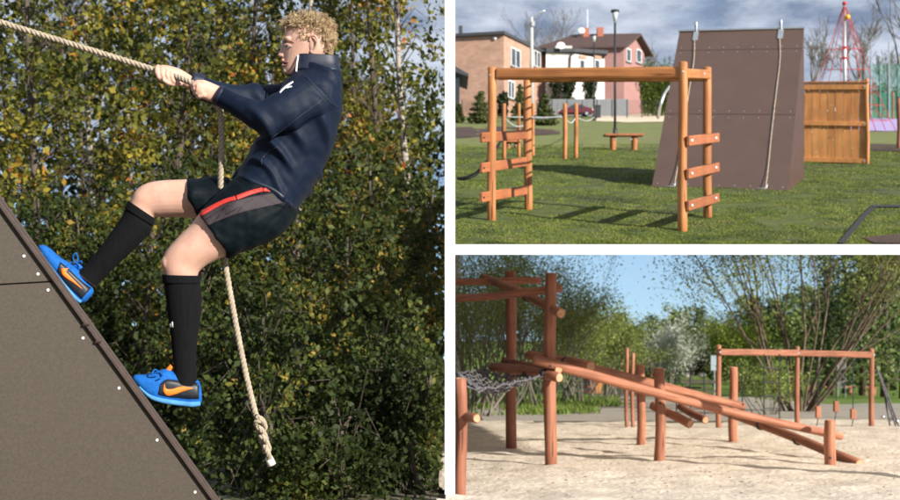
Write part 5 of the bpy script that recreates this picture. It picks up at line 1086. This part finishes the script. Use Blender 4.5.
MB().box(P(842, 372.5, d), (8*d/1000, .07, 31*d/1000)).build('panel', mat('dark_notice', (.12,.12,.115), .6, .15, 4), t, bevel=.01)
for u in (838, 845.5): MB().tube([P(u, 400, d), P(u, 352, d)], .04, 8).build('post', M_steel, t)
t, b_ = furn('beam_bench', 'long low timber beam on hanging reddish stub posts behind the step frame', 'bench', 840, 395); d = b_.y
MB().box(P(841, 387, d), (70*d/1000, .3, .1)).build('seat', M_log, t, bevel=.02)
for u in (808, 831.5, 850, 865, 874): log('leg', P(u, 395.5, d), P(u, 386, d), .12, t, M_log, wob=.002)
t, b_ = furn('sculpture_bird', 'small white and blue standing figure on the far grass', 'sculpture', 852.5, 392); d = b_.y
mb = MB(); mb.tube(smooth_path([b_, P(852, 374, d), P(852, 366, d), P(853, 361, d)], 4), [.08,.1,.12,.13,.16,.18,.16,.14,.16,.14,.1,.06,.02], 8); mb.build('body', mat('white_blue', (.6,.66,.7), .6, .1, 5), t, True); MB().sphere(P(853.5, 359.5, d), .13, 8, 6).build('head', MATS['white_blue'], t, True); MB().tube([P(850,368,d), P(851.5,364,d), P(855,367,d)], .07, 6).build('wing', mat('blue_paint', (.08,.2,.4), .6, .1, 5), t, True)
t, b_ = furn('litter_bin', 'grey park litter bin on the far grass', 'bin', 864.5, 385); d = b_.y; MB().tube([P(864.5, 372, d), P(864.5, 366, d)], .28, 10).build('bin_body', M_conc, t); MB().tube([b_, P(864.5, 372, d)], .06, 6).build('post', M_dark, t)
for u in (686.5, 702.5):
    b_ = GL(u, 396); d = b_.y; t = thing('boulder', 'pale rounded boulder behind the picnic table', 'rock', P(u, 377, d), 'boulders behind the table'); mb = MB(); mb.sphere(P(u, 375.5, d+2), (.3,.2,.17), 12, 8)
    mb.v = [tuple(Vector(p)+Vector((.05*wr(Vector(p), 4), 0, .05*wr(Vector(p), 5, 3)))) for p in mb.v]; mb.build('stone', mat('pale_stone', (.5,.45,.4), .9, .15, 5), t, True); 
t, b_ = furn('wooden_hut', 'small orange timber hut under the trees behind the logs', 'hut', 592, 393); d = b_.y
MB().box(P(592, 381, d), (17*d/1000, 2, 24*d/1000)).build('wall', M_plank, t); MB().prism([P(581, 370, d-1.3), P(603, 370, d-1.3), P(601, 364, d), P(583, 364, d)], (0,.3,.1)).build('roof', M_board, t); MB().box(P(590, 383, d-1.02), (.9,.05,1.6)).build('door', M_logd, t)
t, b_ = furn('park_shelter', 'open timber shelter with a shallow brown roof at the park edge', 'shelter', 641, 390); d = b_.y
for u in (630, 640, 651): log('post', P(u, 390.5, d), P(u, 365, d), .12, t, M_log, wob=.002)
MB().prism([P(624, 366, d-1.5), P(656, 366, d-1.5), P(653, 358.5, d), P(628, 358.5, d)], (0,.5,.12)).build('roof', M_board, t)
MB().box(P(645, 384, d), (14*d/1000,.5,.12)).build('bench_board', M_old, t)
t, b_ = furn('dark_bench', 'dark slatted bench in the shade of the thicket', 'bench', 580, 396); d = b_.y
for k_ in range(3): MB().box(P(580, 379.5+k_*2.6, d), (20*d/1000,.08,1.9*d/1000)).build('back_slat', M_bolt, t)
MB().box(P(580, 388, d)-Vector((0,.4,0)), (20*d/1000,.5,.08)).build('seat', M_bolt, t)
for u in (573, 587): MB().box(P(u, 392, d)-Vector((0,.3,0)), (.1,.6,8*d/1000)).build('leg', M_bolt, t)
# --- vegetation of the park
M_spr = leafmat('spring_leaf', [(0,(.11,.14,.035)),(.5,(.21,.265,.06)),(.85,(.32,.37,.085)),(1,(.42,.43,.15))], .4)
M_sprd = leafmat('spring_leaf_dark', [(0,(.08,.10,.027)),(.6,(.165,.205,.05)),(1,(.27,.3,.085))], .35)
M_blos = leafmat('blossom', [(0,(.5,.5,.44)),(.5,(.68,.68,.62)),(.75,(.75,.75,.7)),(.85,(.16,.24,.06)),(1,(.22,.3,.08))], .35)
M_pine = leafmat('pine_needles', [(0,(.02,.036,.016)),(.6,(.045,.075,.028)),(1,(.09,.125,.045))], .15)
M_hill = leafmat('hill_leaf', [(0,(.07,.10,.03)),(.6,(.135,.19,.05)),(1,(.24,.29,.085))], .3)
def zslab(p): return (p[:, 2] < -.62+.153*p[:, 1]) & (p[:, 0] > .12)
def stemmed(name, lab, cat, u, vb, h, nst, spread, lsize, per, m, bark, seed, lev=2, kids=3, group=None, r0=.06, sp=.18, up=.2, cl=None, sprd=.55, lmin=.5):
    b_ = GL(u, vb); t = thing(name, lab, cat, b_, group); rr = random.Random(seed); mb = MB(); tips = []
    okp = lambda p: p.z < -.62+.153*p.y and p.x > .12
    for i in range(nst):
        a_ = rr.uniform(0, 6.283); q = b_+Vector((math.cos(a_)*.35*rr.random()*nst**.3, math.sin(a_)*.35*rr.random(), -.05)); ang = spread*rr.uniform(.1, 1)
        grow(mb, q, (math.cos(a_)*ang, math.sin(a_)*ang*.7, 1), h*rr.uniform(lmin, .72), r0*rr.uniform(.6, 1.1), lev, rr, tips, .28, kids, up, 6, 5, .58, .006, okp, sprd)
    mb.build('stems', bark, t, True)
    if per:
        v, f = leaves([tuple(p) for p in tips], lsize, per, sp, .1, zslab, seed=seed); o = bpy.data.objects.new('crown', npmesh('crown', v, f, m)); put(o, t)
    return t
TL = 'tangled spring-green thicket shrub of many brown stems behind the logs'
for i, (u, vb, h) in enumerate(((462,409,7.4),(480,405,7.2),(500,410,7.6),(520,403,8.2),(540,407,7.0),(560,401,6.4),(580,402,4.8),(600,398,4.6),(490,399,9.5),(538,397,8.4),(618,396,4.6),(470,416,5.5))):
    stemmed('thicket_shrub', TL, 'shrub', u, vb, h, 11, .75, .078*(dl(vb)/40), 14, M_sprd if i % 3 == 1 else M_spr, M_barkg, 300+i, 2, 3, 'thicket shrubs', .045, .26, .12)
stemmed('multi_stem_tree', 'tall many-stemmed bush with thin new leaves behind the timber frame', 'tree', 800, 411, 11.0, 17, .95, .095, 20, M_spr, M_bushb, 401, 2, 4, None, .058, .42, .22, sprd=.6, lmin=.55)
stemmed('low_shrub', 'low leafy sucker growth at the foot of the many-stemmed bush', 'shrub', 770, 414, 2.2, 12, .9, .09, 8, M_spr, M_bark, 402, 1, 3, None, .02, .15)
stemmed('low_shrub', 'pale yellow-green shrub behind the notice panel', 'shrub', 738, 392, 5.8, 14, .7, .17, 10, leafmat('lime_leaf', [(0,(.15,.2,.03)),(.6,(.25,.32,.045)),(1,(.36,.4,.08))], .4), M_bark, 403, 2, 3, None, .04, .4)
for i, (u, vb, h, lab) in enumerate(((655,391,5.0,'white blossoming tree behind the short log posts'),(688,389,6.2,'taller white blossoming tree behind the dark screen'),(668,390,5.2,'loose white blossoming shrub between its taller neighbours'))):
    stemmed('blossom_tree', lab, 'tree', u, vb, h, 9, .6, .16, 12, M_blos, M_barkg, 420+i, 2, 3, 'blossoming trees', .05, .42)
for i, (u, vb, h) in enumerate(((622,390,5.5),(640,388,6),(718,388,7.5),(608,388,6.5))):
    stemmed('spring_tree', 'fresh green spring tree at the foot of the wooded hill', 'tree', u, vb, h, 7, .5, .2, 9, M_spr if i % 2 else M_sprd, M_barkg, 440+i, 2, 3, 'spring trees at the hill foot', .07, .5)
# wooded hill
def hill_z(x, y):
    u = 450+x/y*1000; tgt = np.interp(u, [380,600,640,700,760,820,900,1000], [352,352,352,346,334,322,310,304]); f = min(1, max(0, (y-95)/60)); f = f*f*(3-2*f)
    return gl(x, y)*(1-f)+f*(CZ+(250-tgt)/1000*155)-.1
hx_ = np.linspace(0, 110, 40); hy_ = np.linspace(92, 175, 24)
tag(grid('wooded_hill', hx_, hy_, hill_z, M_grass2), kind='structure')
rr = random.Random(31); k = 0
def crown_tree(x, y, z, h, w, m, bark, name, lab, group, seed, ls, ncl=34, per=26, conic=False, lo=.25):
    rr = random.Random(seed); base = Vector((x, y, z-.2)); t = thing(name, lab, 'tree', base, group); mb = MB(); mb.tube([base, base+Vector((.1,0,h*.5)), base+Vector((0,0,h*.92))], [.16*h/8,.11*h/8,.03], 7); cs = []
    for i in range(ncl):
        f = rr.uniform(lo, 1); r_ = w*((1.1-f) if conic else math.sqrt(max(.05, 1-((f-.62)/.45)**2)))*math.sqrt(rr.uniform(.2, 1)); a_ = rr.uniform(0, 6.283); e_ = base+Vector((r_*math.cos(a_), r_*math.sin(a_), h*f)); cs.append(e_)
        if i % 2 == 0: mb.tube([base+Vector((0,0,h*f*.8)), e_], [.035*h/8, .01], 4, cap=False)
    mb.build('trunk', bark, t, True); v, f = leaves([tuple(c_) for c_ in cs], ls, per, (w*.2, w*.2, h*.05), .1, zslab, seed=seed); o = bpy.data.objects.new('crown', npmesh('crown', v, f, m)); put(o, t)
for i in range(70):
    u = 590+i*4.9+rr.uniform(-3, 3); y = rr.choice((104, 116, 130, 145, 152))+rr.uniform(-4, 4); x = (u-450)/1000*y; pine = rr.random() < (.25+.5*(u > 830))
    crown_tree(x, y, hill_z(x, y), rr.uniform(5, 7.5), rr.uniform(1.6, 2.4), M_pine if pine else M_hill, M_bark, 'pine_tree' if pine else 'hill_tree', 'dark pine in the wood on the far hill' if pine else 'mid-green leafy tree in the wood on the far hill', 'pines on the hill' if pine else 'leafy trees on the hill', 500+i, .42, 30, 26, pine)
for i, (u, y, h, w) in enumerate(((862,66,12,2.6),(884,62,12,2.8),(903,58,12,2.8),(920,70,13,3),(845,74,12,2.4),(872,82,14,2.8),(893,88,15,3),(828,86,12,2.4))):
    x = (u-450)/1000*y; crown_tree(x, y, gl(x, y), h, w, M_pine if i % 3 == 1 else M_hill, M_bark, 'park_pine', 'tall dark pine at the right edge of the park behind the grass', 'park pines', 600+i, .28, 70, 34, True, .12)
# grass tufts and litter in the sand
g = np.random.default_rng(9); n = 9000; yy = 33+g.random(n)*30; xx = g.uniform(.3, 1, n)*0+(.005+g.random(n)*.165)*yy; ok = np.array([nz(x, y, .35, 2) for x, y in zip(xx, yy)]) > -.12+6*np.maximum(0, xx/yy-.11)+.25*(g.random(n)-.5); xx, yy = xx[ok], yy[ok]; n = len(xx)
an = g.uniform(0, 6.28, n); hh = g.uniform(.1, .32, n); wd = .03; v = np.empty((n, 3, 3)); zz = -.125*yy-.02
v[:, 0] = np.c_[xx-np.cos(an)*wd, yy-np.sin(an)*wd, zz]; v[:, 1] = np.c_[xx+np.cos(an)*wd, yy+np.sin(an)*wd, zz]; v[:, 2] = np.c_[xx+g.normal(0,.08,n), yy+g.normal(0,.08,n), zz+hh]
o = bpy.data.objects.new('grass_tufts', npmesh('grass_tufts', v.reshape(-1, 3), np.arange(n*3).reshape(-1, 3), leafmat('tuft_blade', [(0,(.08,.13,.02)),(.6,(.14,.22,.035)),(1,(.26,.3,.08))], .3))); put(o); tag(o, 'green grass tufts under the thicket behind the sand pit', 'grass', kind='stuff')
mb = MB(); rr = random.Random(12)
for i in range(260):
    y = rr.uniform(10.6, 24); x = rr.uniform(.15, .46*y); z = sand_z(x, y); s_ = rr.uniform(.012, .03); a_ = rr.uniform(0, 6.28)
    mb.add([(x, y, z+.004), (x+s_*math.cos(a_), y+s_*math.sin(a_), z+.012), (x+s_*1.6*math.cos(a_+.5), y+s_*1.6*math.sin(a_+.5), z+.006), (x+s_*math.cos(a_+1.1), y+s_*math.sin(a_+1.1), z+.014)], [(0,1,2,3)])
tag(mb.build('sand_litter', mat('dry_leaf', (.12,.075,.045), .9, .3, 9)), 'scattered dry leaves and bark chips on the sand', 'leaf litter', kind='stuff')
